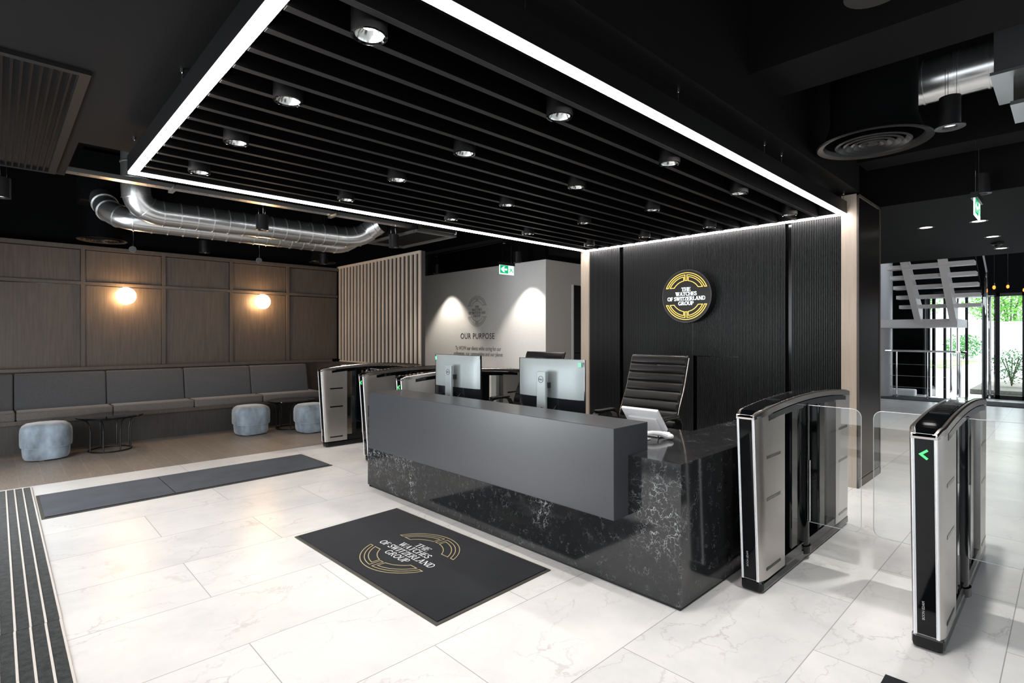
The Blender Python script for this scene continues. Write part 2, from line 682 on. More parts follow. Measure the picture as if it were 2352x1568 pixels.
# ------------------------------------------------------------------ lettering
def sans(body, width=None, height=None, spacing=1.0):
    """flat outline text -> (verts2d, faces) centred, scaled to width or cap height"""
    cu = bpy.data.curves.new('t', 'FONT')
    cu.body = body
    cu.size = 1.0
    cu.align_x = 'CENTER'
    cu.space_character = spacing
    cu.resolution_u = 3
    o = bpy.data.objects.new('t', cu)
    COL.objects.link(o)
    dg = bpy.context.evaluated_depsgraph_get()
    me = bpy.data.meshes.new_from_object(o.evaluated_get(dg))
    vs = [(v.co.x, v.co.y) for v in me.vertices]
    fs = [tuple(p.vertices) for p in me.polygons]
    bpy.data.objects.remove(o)
    bpy.data.curves.remove(cu)
    bpy.data.meshes.remove(me)
    xs = [a for a, _ in vs]
    ws = max(xs) - min(xs)
    sx = width / ws if width else 1
    sy = height / 0.70 if height else sx
    if not width: sx = sy
    cx = (max(xs) + min(xs)) / 2
    return [((a - cx) * sx, b * sy) for a, b in vs], fs


TK, TN = 0.17, 0.065


def arc(cx, cy, rx, ry, a0, a1, n=14):
    return [(cx + rx * math.cos(R(a0 + (a1 - a0) * i / n)), cy + ry * math.sin(R(a0 + (a1 - a0) * i / n))) for i in range(n + 1)]


# strokes: (points, width); serifs: (x_center, y, half width)
GL = {
    'T': (0.74, [([(.37, 0), (.37, 1)], TK), ([(.02, .965), (.72, .965)], TN), ([(.04, .97), (.04, .78)], .05), ([(.70, .97), (.70, .78)], .05)], [(.37, 0, .17)]),
    'H': (0.86, [([(.16, 0), (.16, 1)], TK), ([(.70, 0), (.70, 1)], TK), ([(.16, .52), (.70, .52)], TN)], [(.16, 0, .16), (.16, 1, .16), (.70, 0, .16), (.70, 1, .16)]),
    'E': (0.70, [([(.16, 0), (.16, 1)], TK), ([(.04, .965), (.62, .965)], TN), ([(.16, .52), (.50, .52)], TN), ([(.04, .035), (.66, .035)], TN), ([(.61, .98), (.61, .78)], .05), ([(.64, .02), (.64, .24)], .05), ([(.50, .64), (.50, .40)], .05)], []),
    'W': (1.12, [([(.12, 1), (.36, 0)], TK), ([(.36, 0), (.56, .9)], TN), ([(.50, 1), (.76, 0)], TK), ([(.76, 0), (1.0, 1)], TN)], [(.13, 1, .16), (.55, 1, .16), (1.0, 1, .13)]),
    'A': (0.84, [([(.10, 0), (.40, 1)], TN), ([(.40, 1), (.70, 0)], TK), ([(.20, .34), (.58, .34)], TN)], [(.11, 0, .14), (.70, 0, .16)]),
    'C': (0.78, [(arc(.44, .5, .33, .46, 50, 310), .13), ([(.66, .95), (.66, .72)], .05), ([(.66, .05), (.66, .22)], .04)], []),
    'S': (0.60, [(arc(.30, .74, .20, .22, 40, 250, 10) + arc(.30, .26, .22, .23, 78, -150, 12), .12), ([(.50, .96), (.50, .74)], .05), ([(.06, .04), (.06, .28)], .05)], []),
    'O': (0.90, [(arc(.45, .5, .35, .46, 0, 360, 24), .13)], []),
    'F': (0.66, [([(.16, 0), (.16, 1)], TK), ([(.04, .965), (.60, .965)], TN), ([(.16, .50), (.48, .50)], TN), ([(.59, .98), (.59, .76)], .05), ([(.48, .62), (.48, .38)], .05)], [(.16, 0, .17)]),
    'I': (0.38, [([(.19, 0), (.19, 1)], TK)], [(.19, 0, .16), (.19, 1, .16)]),
    'Z': (0.70, [([(.06, .965), (.62, .965)], TN), ([(.60, .96), (.10, .04)], .14), ([(.06, .035), (.65, .035)], TN), ([(.07, .98), (.07, .78)], .05), ([(.64, .02), (.64, .24)], .05)], []),
    'R': (0.82, [([(.16, 0), (.16, 1)], TK), ([(.16, .965)] + arc(.40, .73, .18, .235, 90, -90, 10) + [(.16, .50)], .10), ([(.40, .50), (.68, .02)], .14)], [(.16, 0, .16), (.12, 1, .11), (.72, 0, .12)]),
    'L': (0.68, [([(.16, 0), (.16, 1)], TK), ([(.04, .035), (.62, .035)], TN), ([(.62, .02), (.62, .26)], .05)], [(.16, 1, .16)]),
    'N': (0.88, [([(.14, 0), (.14, 1)], TN), ([(.12, 1), (.72, 0)], TK), ([(.72, 0), (.72, 1)], TN)], [(.14, 0, .14), (.10, 1, .11), (.72, 1, .14)]),
    'D': (0.88, [([(.16, 0), (.16, 1)], TK), ([(.16, .965)] + arc(.40, .5, .34, .465, 90, -90, 14) + [(.16, .035)], .11)], [(.11, 0, .10), (.11, 1, .10)]),
    'G': (0.88, [(arc(.44, .5, .34, .46, 50, 320), .13), ([(.68, .42), (.68, .08)], .13), ([(.66, .95), (.66, .72)], .05)], [(.68, .42, .15)]),
    'U': (0.86, [([(.15, 1), (.15, .36)] + arc(.43, .34, .28, .31, 180, 360, 12) + [(.71, .36), (.71, 1)], .12)], [(.15, 1, .15), (.71, 1, .14)]),
    'P': (0.74, [([(.16, 0), (.16, 1)], TK), ([(.16, .965)] + arc(.40, .71, .20, .255, 90, -90, 10) + [(.16, .455)], .10)], [(.16, 0, .16), (.11, 1, .10)]),
    ' ': (0.30, [], []),
}


def ribbon(pts, wd):
    """flat ribbon quads along a 2D polyline"""
    vs = []
    fs = []
    n = len(pts)
    closed = n > 3 and abs(pts[0][0] - pts[-1][0]) < 1e-6 and abs(pts[0][1] - pts[-1][1]) < 1e-6
    if closed:
        pts = pts[:-1]
        n -= 1
    for i in range(n):
        p = Vector(pts[i])
        if closed:
            a, c = Vector(pts[i - 1]), Vector(pts[(i + 1) % n])
        else:
            a, c = Vector(pts[max(i - 1, 0)]), Vector(pts[min(i + 1, n - 1)])
        d1 = (p - a).normalized() if (p - a).length > 1e-9 else None
        d2 = (c - p).normalized() if (c - p).length > 1e-9 else None
        if d1 is None: d1 = d2
        if d2 is None: d2 = d1
        n1 = Vector((-d1.y, d1.x))
        n2 = Vector((-d2.y, d2.x))
        nn = n1 + n2
        if nn.length < 1e-4: nn = n1
        nn.normalize()
        k = (wd / 2) / max(nn.dot(n1), 0.45)
        vs += [tuple(p + nn * k), tuple(p - nn * k)]
    m = n if closed else n - 1
    for i in range(m):
        j = (i + 1) % n
        fs.append((2 * i, 2 * j, 2 * j + 1, 2 * i + 1))
    return vs, fs


def serif(body, width, height, bold=1.0):
    vs = []
    fs = []
    x = 0
    for ch in body:
        adv, strokes, ser = GL[ch]
        for pts, wd in strokes:
            v, f = ribbon([(px + x, py) for px, py in pts], wd * bold)
            o = len(vs)
            vs += v
            fs += [tuple(i + o for i in q) for q in f]
        for sx, sy, hw in ser:
            yy = sy + (.03 if sy < .5 and sy != .42 else -.03)
            o = len(vs)
            h = .032 * bold
            vs += [(x + sx - hw, yy - h), (x + sx + hw, yy - h), (x + sx + hw, yy + h), (x + sx - hw, yy + h)]
            fs.append((o, o + 1, o + 2, o + 3))
        x += adv
    return [((a / x - .5) * width, b * height) for a, b in vs], fs


def emblem_lines(wd):
    """closed outlines of the round emblem, unit radius"""
    out = []

    def ar(r, a0, a1, n=28):
        return [(r * math.cos(a0 + (a1 - a0) * i / n), r * math.sin(a0 + (a1 - a0) * i / n)) for i in range(n + 1)]
    yc = .37
    for sgn in (1, -1):
        e = lambda r: math.asin(yc / r)
        cx = lambda r, x: math.acos(x / r)
        p = ar(1.0, e(1.0), PI - e(1.0), 44) + ar(.915, PI - e(.915), cx(.915, -.045), 22) + [(-.045, .67), (.045, .67)] + ar(.915, cx(.915, .045), e(.915), 22)
        p.append(p[0])
        out.append(p)
        q = ar(.835, PI - e(.835), cx(.835, -.105), 20) + ar(.665, cx(.665, -.105), PI - e(.665), 14)
        q.append(q[0])
        out.append(q)
        out.append([(-a, b) for a, b in q])
        if sgn == -1:
            for i in (-1, -2, -3):
                out[i] = [(a, -b) for a, b in out[i]]
    vs = []
    fs = []
    for p in out:
        v, f = ribbon(p, wd)
        o = len(vs)
        vs += v
        fs += [tuple(i + o for i in q) for q in f]
    return vs, fs


def emblem_text(bold=1.0):
    vs = []
    fs = []
    for body, yc, wd in (('THE', .295, .42), ('WATCHES', .10, .98), ('OF SWITZERLAND', -.105, 1.76), ('GROUP', -.305, .72)):
        v, f = serif(body, wd, .155, bold)
        o = len(vs)
        vs += [(a, b + yc - .077) for a, b in v]
        fs += [tuple(i + o for i in q) for q in f]
    return vs, fs


def place(shape, org, u, v, scale=1.0, thick=0.002):
    """2D shape -> MB: extruded plate on plane (org,u,v); thickness along u x v"""
    vs, fs = shape
    org, u, v = Vector(org), Vector(u), Vector(v)
    n = u.cross(v).normalized()
    mb = MB()
    P = [org + u * (a * scale) + v * (b * scale) for a, b in vs]
    k = len(P)
    Q = [p + n * thick for p in P]
    edge = {}
    for f in fs:
        for i in range(len(f)):
            a, b = f[i], f[(i + 1) % len(f)]
            if (b, a) in edge: edge.pop((b, a))
            else: edge[(a, b)] = 1
    F = [tuple(reversed(f)) for f in fs] + [tuple(i + k for i in f) for f in fs] + [(a, b, b + k, a + k) for a, b in edge]
    mb.add(P + Q, F)
    return mb

# ================================================================== SETTING
FY = 6.712     # line between marble and oak
o = struct('floor', MB().box(-1.4, 16.05, -3.4, FY, -0.10, 0.0).box(4.62, 16.05, FY, 9.4, -0.10, 0.0), 'marble_tiles')
o = struct('floor', MB().box(-1.4, 4.62, FY, 9.4, -0.10, 0.0), 'oak_planks')

# upper black ceiling, and the lower slabs and beams
struct('ceiling', MB().box(-1.4, 6.5, -3.4, 9.4, 3.6, 3.7).box(6.5, 11.65, -3.4, 1.36, 3.6, 3.7), 'ceiling_black')
struct('ceiling', MB().box(-1.4, 5.72, 1.36, 4.70, 2.72, 3.6).box(-1.4, 0.407, 4.70, 5.75, 2.72, 3.6).box(-1.4, 0.9, -3.4, 1.36, 2.72, 3.6), 'soffit_grey')
struct('ceiling', MB().box(6.5, 11.65, -3.4, 9.4, 2.71, 3.5), 'soffit_grey')
struct('ceiling', MB().box(11.65, 17.0, -3.4, 9.4, 4.6, 4.7), 'ceiling_black')
struct('trim_1', MB().box(3.30, 3.76, -3.4, 1.36, 2.985, 3.6), 'soffit_grey')
struct('trim_2', MB().box(5.66, 5.99, -3.4, 1.36, 2.97, 3.6), 'soffit_grey')
struct('trim_3', MB().box(5.76, 5.98, 5.4, 9.2, 2.95, 3.6), 'soffit_navy')

# outer walls
struct('wall_front', MB().box(-1.45, -1.38, -3.4, 9.4, 0, 3.6), 'grey_paint')
struct('wall_side', MB().box(-1.4, 16.1, -3.5, -3.42, 0, 3.6), 'grey_paint')
# assumed, unseen window frames around the front area lamps; solid wall behind, no glass
for k in range(6):
    y = -3.2 + 2.0 * k
    struct('window_%d' % (k + 1), MB().box(-1.37, -1.26, y - .05, y + .05, 0, 2.7), 'black_metal')
struct('window_7', MB().box(-1.37, -1.26, -3.3, 6.9, 2.5, 2.72).box(-1.37, -1.26, -3.3, 6.9, 0, 0.08), 'black_metal')  # assumed top and bottom rails, no panes between them

# ---- panelled wall behind the banquette
wl = MB()
wl.box(-1.4, 4.44, 9.2, 9.3, 0, 2.58)
WB = struct('wall_left', wl, 'veneer')
tr = MB()
gv = MB()
for x in (-.09, .84, 1.765, 2.674, 3.557):
    for z0, z1 in ((0.98, 2.084), (2.126, 2.56)):
        tr.box(x - .022, x + .022, 9.165, 9.2, z0, z1)
        gv.box(x + .022, x + .030, 9.197, 9.2, z0, z1)
    gv.box(x - .028, x - .022, 9.197, 9.2, 0.98, 2.56)
gv.box(-1.4, 4.44, 9.1965, 9.2, 2.074, 2.085)
gv.box(-1.4, 4.44, 9.1965, 9.2, 2.55, 2.56)
gv.build('shadow_line', 'groove_black', WB)  # black strips paint the shadow lines along the trims
tr.box(-1.4, 4.44, 9.163, 9.2, 2.085, 2.125)
tr.box(-1.4, 4.44, 9.14, 9.3, 2.56, 2.61)
struct('trim_4', tr, 'veneer_trim', WB)
struct('trim_5', MB().box(-1.4, 4.44, 9.08, 9.2, 0.945, 0.985).box(4.30, 4.44, 9.08, 9.2, 0, .985), 'veneer_trim')
struct('wall_upper', MB().box(-1.4, 6.4, 9.3, 9.36, 0, 3.6), 'ceiling_black')

# ---- purpose wall and the lobby wall with the black door
struct('wall_right', MB().box(6.4, 6.41, 5.89, 9.3, 0, 2.635), 'wall_plaster')
struct('wall_above', MB().box(6.42, 6.5, 5.92, 9.3, 2.60, 3.6).box(6.5, 11.6, 5.995, 6.04, 2.60, 3.6), 'ceiling_black')
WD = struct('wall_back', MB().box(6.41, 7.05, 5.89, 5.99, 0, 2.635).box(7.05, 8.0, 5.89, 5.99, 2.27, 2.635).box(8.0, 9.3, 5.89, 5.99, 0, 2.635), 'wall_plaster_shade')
struct('wall_inner', MB().box(6.55, 11.6, 6.05, 6.12, 0, 2.71), 'ceiling_black')
D1 = struct('door_1', MB().box(7.09, 7.96, 5.93, 5.97, 0.01, 2.25), 'bronze_black')
MB().box(7.05, 7.09, 5.875, 5.99, 0, 2.27).build('door_frame', 'white_paint', D1)
MB().box(7.16, 7.30, 5.905, 5.925, 1.10, 1.115).box(7.16, 7.175, 5.92, 5.935, 1.10, 1.115).build('door_handle', 'chrome', D1)

# ---- black ribbed feature wall with pale reveals
XW = 5.72
panels = [(1.50, 1.945, 0, 2.72), (2.000, 2.478, 0, 2.72), (2.478, 3.000, 1.176, 2.72), (2.478, 2.945, 0, 1.168), (2.99, 3.935, 0, 2.72), (3.99, 4.47, 0, 2.72)]
rb = MB()
PR = 0.0155
for y0, y1, z0, z1 in panels:
    n = max(2, int(round((y1 - y0) / PR)))
    p = (y1 - y0) / n
    prof = []
    for k in range(n):
        yy = y0 + k * p
        prof += [(XW + .010, yy), (XW + .001, yy + .22 * p), (XW, yy + .35 * p), (XW, yy + .65 * p), (XW + .001, yy + .78 * p)]
    prof.append((XW + .010, y1))
    m = len(prof)
    vs = [(x, y, z0) for x, y in prof] + [(x, y, z1) for x, y in prof]
    rb.add(vs, [(i, i + 1, m + i + 1, m + i) for i in range(m - 1)])
FW = struct('wall_feature', MB().box(XW + .05, 6.48, 1.50, 4.47, 0, 2.72), 'groove_black')
rb.build('ribbed_panel', 'ribbed_black', FW, smooth=False)
# pale end piece with the dark framed side
PI1 = struct('trim_6', MB().box(5.70, 6.52, 1.375, 1.50, 0, 2.705), 'veneer_pale')
MB().box(5.735, 6.47, 1.362, 1.376, 0.09, 2.675).build('side_panel', 'bronze_black', PI1)
MB().box(5.70, 6.52, 1.36, 1.376, 0.0, 0.07).box(5.70, 5.722, 1.36, 1.376, 0, 2.705).box(6.485, 6.52, 1.36, 1.376, 0, 2.705).box(5.70, 6.52, 1.36, 1.376, 2.69, 2.705).build('side_frame', 'veneer_trim', PI1)
struct('trim_7', MB().box(5.70, 6.40, 4.47, 4.60, 0, 2.705), 'veneer_pale')

# ---- far right end of the building
BW = struct('wall_far', MB().box(16.0, 16.15, 2.42, 9.4, 0, 4.6).box(16.0, 16.15, 0.70, 2.42, 2.34, 4.6).box(16.0, 16.15, -3.4, 0.70, 0, 4.6), 'ceiling_black')
struct('wall_void', MB().box(11.7, 16.0, 4.6, 4.7, 0, 4.6), 'ceiling_black')
tag(MB().box(14.3, 15.22, 0.45, 3.6, 0.0, 0.012).build('threshold_mat', 'threshold_carpet'), 'black carpet strip in front of the far glass doors', 'mat')
tag(MB().cushion(15.25, 15.5, 2.52, 3.7, 0.0, 0.16, .03).build('plinth', 'render_white'), 'low white plinth on the floor behind the far railing', 'plinth')
cl = MB().lathe([(.30, 0), (.30, 4.6)], 15.0, 3.20, 40)
struct('trim_8', cl, 'grey_paint', smooth=True)

# ---- outside
struct('ground', MB().box(16.15, 70, -12, 30, -0.12, -0.02), 'paving')
tag(MB().box(30, 39.0, 3.6, 9, -0.02, 0.03).build('lawn', 'leaf_bright'), 'strip of bright green lawn outside beside the path', 'lawn')
tag(MB().box(46, 46.4, -8, 20, -0.02, 2.3).build('garden_wall', 'render_white'), 'white rendered garden wall seen through the far glass doors', 'wall')
tag(MB().box(17.2, 20.6, 0.3, 1.75, -0.02, 0.10).build('planting_bed', 'soil'), 'soil bed with a pale kerb right outside the glass', 'planting bed')


def plant(name, label, cat, c, r, h, n, leaf, mat, group=None, trunk=0.0):
    t = thing(name, label, cat, (c[0], c[1], c[2]))
    m = MB()
    for _ in range(n):
        while True:
            p = Vector((random.uniform(-1, 1), random.uniform(-1, 1), random.uniform(-1, 1)))
            if 0.25 < p.length < 1: break
        p = Vector((p.x * r, p.y * r, trunk + h * (.52 + .48 * p.z)))
        a, b2 = random.uniform(0, 6.28), random.uniform(-.9, .9)
        u = Vector((math.cos(a), math.sin(a), b2)).normalized()
        v = u.cross(Vector((random.uniform(-1, 1), random.uniform(-1, 1), 1))).normalized()
        L_ = leaf * random.uniform(.6, 1.3)
        m.add([p - u * L_, p - v * L_ * .45, p + u * L_, p + v * L_ * .45], [(0, 1, 2, 3)])
    m.build('foliage', mat, t, world=False)
    st = MB()
    for k in range(5):
        a = k * 1.3
        st.tube([(0, 0, 0), (.12 * r * math.cos(a), .12 * r * math.sin(a), trunk + .3 * h), (.5 * r * math.cos(a), .5 * r * math.sin(a), trunk + .75 * h)], .012 + .02 * trunk, 6)
    st.build('stem', 'bark', t, world=False)
    return t


plant('garden_shrub', 'leafy green shrub in the bed just outside the far glass pane', 'shrub', (18.6, 1.08, 0.13), .42, .95, 1500, .032, 'leaf_green')
plant('garden_shrub', 'round green shrub on the lawn beyond the revolving door', 'shrub', (40, 4.35, 0.03), 1.0, 1.5, 1800, .07, 'leaf_green')
plant('garden_tree', 'bright green tree crown above the garden wall', 'tree', (49, 2.9, 0), 2.7, 4.2, 6500, .12, 'leaf_bright', trunk=1.9)
plant('garden_tree', 'green tree beyond the garden wall, left of the door frame', 'tree', (49, 8.6, 0), 2.4, 4.0, 4000, .12, 'leaf_bright', trunk=2.2)

# ---- revolving door and glazed screen
rv = thing('revolving_door', 'glass revolving door with dark metal posts at the far end', 'door', (16.0, 1.85, 0))
fr = MB()
RC = (15.95, 1.83)
for a in (95, 130, 165, 200, 232):
    x, y = RC[0] + .62 * math.cos(R(a)), RC[1] + .62 * math.sin(R(a))
    fr.cyl((x, y, .0), (x, y, 2.32), .028, seg=8)
fr.lathe([(.66, 2.28), (.66, 2.40)], RC[0], RC[1], 32)
fr.build('frame', 'black_metal', rv)
gl_ = MB()
for a0, a1 in ((95, 165), (200, 232)):
    pts = [(RC[0] + .62 * math.cos(R(a0 + (a1 - a0) * i / 8)), RC[1] + .62 * math.sin(R(a0 + (a1 - a0) * i / 8))) for i in range(9)]
    for i in range(8):
        gl_.add([(*pts[i], .02), (*pts[i + 1], .02), (*pts[i + 1], 2.28), (*pts[i], 2.28)], [(0, 1, 2, 3)])
gl_.build('curved_glass', 'clear_glass', rv)
wg = MB()
for a in (20, 140, 260):
    x, y = RC[0] + .56 * math.cos(R(a)), RC[1] + .56 * math.sin(R(a))
    wg.cyl((x, y, .02), (x, y, 2.26), .022, seg=8)
wg.cyl((RC[0], RC[1], .02), (RC[0], RC[1], 2.26), .03, seg=8)
wg.build('door_wings', 'chrome', rv)
wn = struct('window_8', MB().box(15.98, 16.06, 1.34, 1.42, 0, 2.34).box(15.98, 16.06, 1.12, 1.20, 0, 2.34).box(15.98, 16.06, 0.70, 0.76, 0, 2.34).box(15.98, 16.06, 0.70, 1.42, 0.0, 0.09).box(15.98, 16.06, .7, 1.42, 2.27, 2.34), 'black_metal')
MB().box(15.95, 15.975, 1.33, 1.345, .05, 2.3).box(15.95, 15.975, 1.20, 1.215, .05, 2.3).box(15.95, 15.975, 1.26, 1.275, .05, 2.3).build('frame_trim', 'chrome', wn)
MB().box(16.0, 16.01, .76, 1.12, .09, 2.27).build('glass_pane', 'clear_glass', wn)

# ---- railing in front of the far wall
rl = thing('railing', 'chrome railing with thin wires in front of the far black wall', 'railing', (14.9, 2.6, 0))
hp = [(14.8, 3.6, 1.06), (14.8, 2.2, 1.06), (14.82, 1.9, 1.055), (14.9, 1.68, 1.05), (15.1, 1.60, 1.04)]
MB().tube(hp, .022, 8).build('handrail', 'chrome', rl, smooth=True)
for x, y in ((14.8, 2.78), (14.8, 2.22), (14.9, 1.68)):
    MB().cyl((x, y, 0.02), (x, y, 1.04), .018, seg=8).cyl((x, y, .012), (x, y, .03), .05, seg=12).build('post', 'chrome', rl)
for z in (.25, .5, .76):
    MB().tube([(a, b, z) for a, b, _ in hp[:4]], .004, 5).build('wire', 'chrome', rl)

# ---- white stair
sr = thing('open_staircase', 'white open-tread staircase flight hanging in the far hall', 'staircase', (13.3, 1.85, 1.57))
for i, (x, z) in enumerate(((12.43, 2.90), (12.70, 2.72), (12.97, 2.545), (13.24, 2.365), (13.51, 2.185), (13.78, 2.0))):
    MB().box(x - .15, x + .15, 1.22, 2.52, z - .035, z + .035).build('tread', 'white_paint', sr)
for y in (1.665, 2.23):
    MB().prism([(11.9, y - .055, 3.22), (12.15, y - .055, 3.22), (13.98, y - .055, 1.98), (13.98, y - .055, 1.70), (13.80, y - .055, 1.70)], (0, .11, 0)).build('stringer', 'white_paint', sr)
MB().box(13.85, 15.3, 1.60, 3.0, 1.575, 1.745).build('landing', 'white_paint', sr)
MB().prism([(12.2, 1.17, 3.3), (12.2, 1.17, 2.85), (13.95, 1.17, 1.80), (13.95, 1.17, 2.5)], (0, .012, 0)).build('glass_balustrade', 'smoke_glass', sr)
MB().tube([(12.2, 1.16, 3.42), (13.95, 1.16, 2.62)], .02, 8).cyl((13.9, 1.16, 1.75), (13.9, 1.16, 2.62), .018, seg=8).build('handrail', 'chrome', sr)

# ================================================================== RECEPTION DESK
dk = thing('reception_desk', 'L-shaped black stone reception desk with a raised charcoal block', 'reception desk', (2.505, 1.375, 0))
st = MB()
st.box(2.505, 2.60, 1.375, 2.989, .018, .747).box(2.505, 2.60, 2.991, 4.556, .018, .747)
st.box(2.60, 3.44, 4.50, 4.556, .018, .747)
st.box(2.60, 4.30, 1.375, 1.43, .018, .747)
st.box(4.25, 4.30, 1.43, 1.815, .018, .747)
st.build('stone_body', 'black_stone', dk)
MB().box(2.60, 3.44, 1.43, 4.50, .707, .747).box(3.44, 4.25, 1.43, 1.815, .707, .747).build('worktop', 'black_stone', dk)
MB().box(2.515, 4.29, 1.385, 1.42, 0, .018).box(2.515, 2.59, 1.42, 4.546, 0, .018).box(2.515, 3.43, 4.51, 4.546, 0, .018).build('plinth', 'black_metal', dk)
MB().box(2.37, 2.70, 1.69, 4.292, .415, .907).build('raised_block', 'desk_charcoal', dk, bevel=.003)
MB().box(2.70, 2.72, 1.72, 4.26, .60, .747).build('block_support', 'black_metal', dk)

# ================================================================== TURNSTILES
ZT = lambda x: .985 + .052 * (1 - ((x - .80) / .90) ** 2)


def turnstile(label, y, arrow=False, wings=(), group='turnstile'):
    t = thing('turnstile', label, 'turnstile', (2.975, y, 0), 0, group)
    L = 1.63
    B = lambda m, n, mat, **k: m.build(n, mat, t, world=False, **k)
    B(MB().cushion(.01, L - .01, -.060, .060, 0, .075, .02, 2), 'plinth', 'black_gloss')
    for sgn, x0 in ((1, 0), (-1, L)):
        X = lambda a: x0 + sgn * a
        lean = .065
        # steel end cabinet
        plan = [(.002, .046), (.018, .0535), (.045, .060), (.075, .062), (.33, .062)]
        ring = [(a_, -b_) for a_, b_ in plan] + [(a_, b_) for a_, b_ in reversed(plan)]
        m = len(ring)
        vs = []
        for z in (.07, .968):
            for a_, b_ in ring:
                sh = lean * (z - .07) / .90 * (1 if a_ < .1 else 0)
                vs.append((X(a_ - sh), b_, z))
        fs = [tuple(range(m)), tuple(range(m, 2 * m))] + [(i, (i + 1) % m, m + (i + 1) % m, m + i) for i in range(m)]
        B(MB().add(vs, fs), 'end_cabinet', 'steel_brushed', smooth=True)
        pf = [(X(-.004), -.0345, .075), (X(-.004 - lean), -.0345, .975), (X(.02 - lean), -.0345, .975), (X(.02), -.0345, .075)]
        fp = B(MB().prism(pf, (0, .069, 0)), 'front_panel', 'black_gloss')
        e = MB()
        for yy in (-.0425, .0425):
            e.tube([(X(-.002), yy, .07), (X(-.002 - lean), yy, .97)], .0050, 8)
            e.tube([(X(-.004), yy * .85, .07), (X(-.004 - lean), yy * .85, .97)], .0022, 6)
        B(e, 'edge_trim', 'aluminium_edge', smooth=True)
        B(MB().box(X(-lean - .006), X(-lean + .03), -.046, .046, .962, .976), 'corner_cap', 'chrome')
        for yy in (-.0635, .0625):
            for z in (.125, .505, .735):
                B(MB().box(X(.062), X(.262), yy, yy + .001, z - .008, z + .008), 'side_slot', 'groove_black')
        if sgn == 1:
            v, f = sans('BOON EDAM', width=.082)
            m = place((v, f), (0, 0, 0), (-.05, 0, 1), (0, 1, 0), 1.0, .001)
            m.xf(Matrix.Translation((-.0055 - lean * .12, 0.006, .185)))
            mm = m.build('maker_lettering', 'grey_paint', fp, world=False)
            if arrow:
                mz = .885
                mx_ = -.008 - lean * (mz - .075) / .9
                v, f = ribbon([(-.012, .019), (.012, 0), (-.012, -.019)], .009)
                m = place((v, f), (mx_, 0, mz), (0, 1, 0), (.07, 0, 1), 1.0, -.002)
                m.build('green_arrow', 'arrow_green', fp, world=False)
    # arched top rail
    n = 36
    xs = [-.071 + (L + .142) * i / n for i in range(n + 1)]

    def hw(x):
        q = min(1.0, max(0.0, min(x + .071, L + .071 - x) / .11))
        return .048 + .017 * math.sin(q * PI / 2)

    def loft(hwf, zt, zb):
        vs = []
        fs = []
        for i, x in enumerate(xs):
            h = hwf(x)
            dz = -.016 if i in (0, n) else 0
            vs += [(x, -h, zt(x) + dz - .006), (x, -h + .006, zt(x) + dz), (x, h - .006, zt(x) + dz), (x, h, zt(x) + dz - .006), (x, h, zb(x)), (x, -h, zb(x))]
        for i in range(n):
            for k in range(6):
                k2 = (k + 1) % 6
                fs.append((i * 6 + k, i * 6 + k2, i * 6 + 6 + k2, i * 6 + 6 + k))
        fs += [tuple(range(6)), tuple(range(n * 6, n * 6 + 6))]
        return MB().add(vs, fs)
    B(loft(hw, ZT, lambda x: ZT(x) - .036), 'top_rail', 'steel_arch', smooth=True)
    B(loft(lambda x: hw(x) - .014, lambda x: ZT(x) + .003, lambda x: ZT(x) - .02), 'top_glass', 'black_gloss')
    xs2 = [.09 + 1.44 * i / 12 for i in range(13)]
    B(MB().prism([(x, -.0575, ZT(x) - .04) for x in xs2] + [(x, -.0575, ZT(x) - .082) for x in reversed(xs2)], (0, .115, 0)).prism([(x, -.0645, ZT(x) - .042) for x in xs2] + [(x, -.0645, ZT(x) - .072) for x in reversed(xs2)], (0, .129, 0)), 'under_rail', 'black_gloss')
    g = MB()
    for k in range(7):
        x = .32 + k * .045
        g.prism([(x, -.04, ZT(x) + .004), (x + .02, -.04, ZT(x + .02) + .004), (x + .02, .04, ZT(x + .02) + .004), (x, .04, ZT(x) + .004)], (0, 0, .0025))
    B(g, 'top_grille', 'groove_black')
    for x0, x1 in ((.33, .47), (1.17, 1.30)):
        B(MB().box(x0, x1, -.004, .004, .07, .95), 'side_glass', 'smoke_glass')
    B(MB().box(.33, 1.30, -.056, .056, .06, .115), 'sill', 'black_gloss')
    for x0, x1 in ((.47, .58), (.98, 1.10)):
        B(MB().box(x0, x1, -.05, .05, .07, .96), 'post', 'black_gloss', bevel=.01)
    B(MB().box(.84, .93, -.004, .004, .07, .95), 'side_glass', 'smoke_glass')
    B(MB().lathe([(.080, .04), (.080, .085), (.071, .09), (.071, .975)], .71, 0, 28), 'hinge_column', 'black_gloss', smooth=True)
    for sgn, wd in wings:
        ya, yb = sgn * .07, sgn * (.07 + wd)
        bm = MB().cushion(.703, .713, min(ya, yb), max(ya, yb), .235, .965, .0048, 1)
        # rounded outer corners
        r = .045
        out = []
        for cy, cz, a0 in ((yb - sgn * r, .965 - r, 90), (yb - sgn * r, .235 + r, 0)):
            for i in range(6):
                a = R(a0 - 18 * i)
                out.append((cy + sgn * r * math.cos(a), cz + r * math.sin(a)))
        pl = [(ya, .965)] + out + [(ya, .235)]
        B(MB().prism([(.703, a, b) for a, b in pl], (.010, 0, 0)), 'glass_wing', 'gate_glass')
        B(MB().tube([(.708, a, b) for a, b in [(ya, .965)] + out + [(ya, .235)]], .0020, 6), 'wing_edge', 'aluminium_edge')
        B(MB().box(.700, .716, sgn * .066, sgn * .078, .24, .62), 'wing_clamp', 'chrome')
    return t


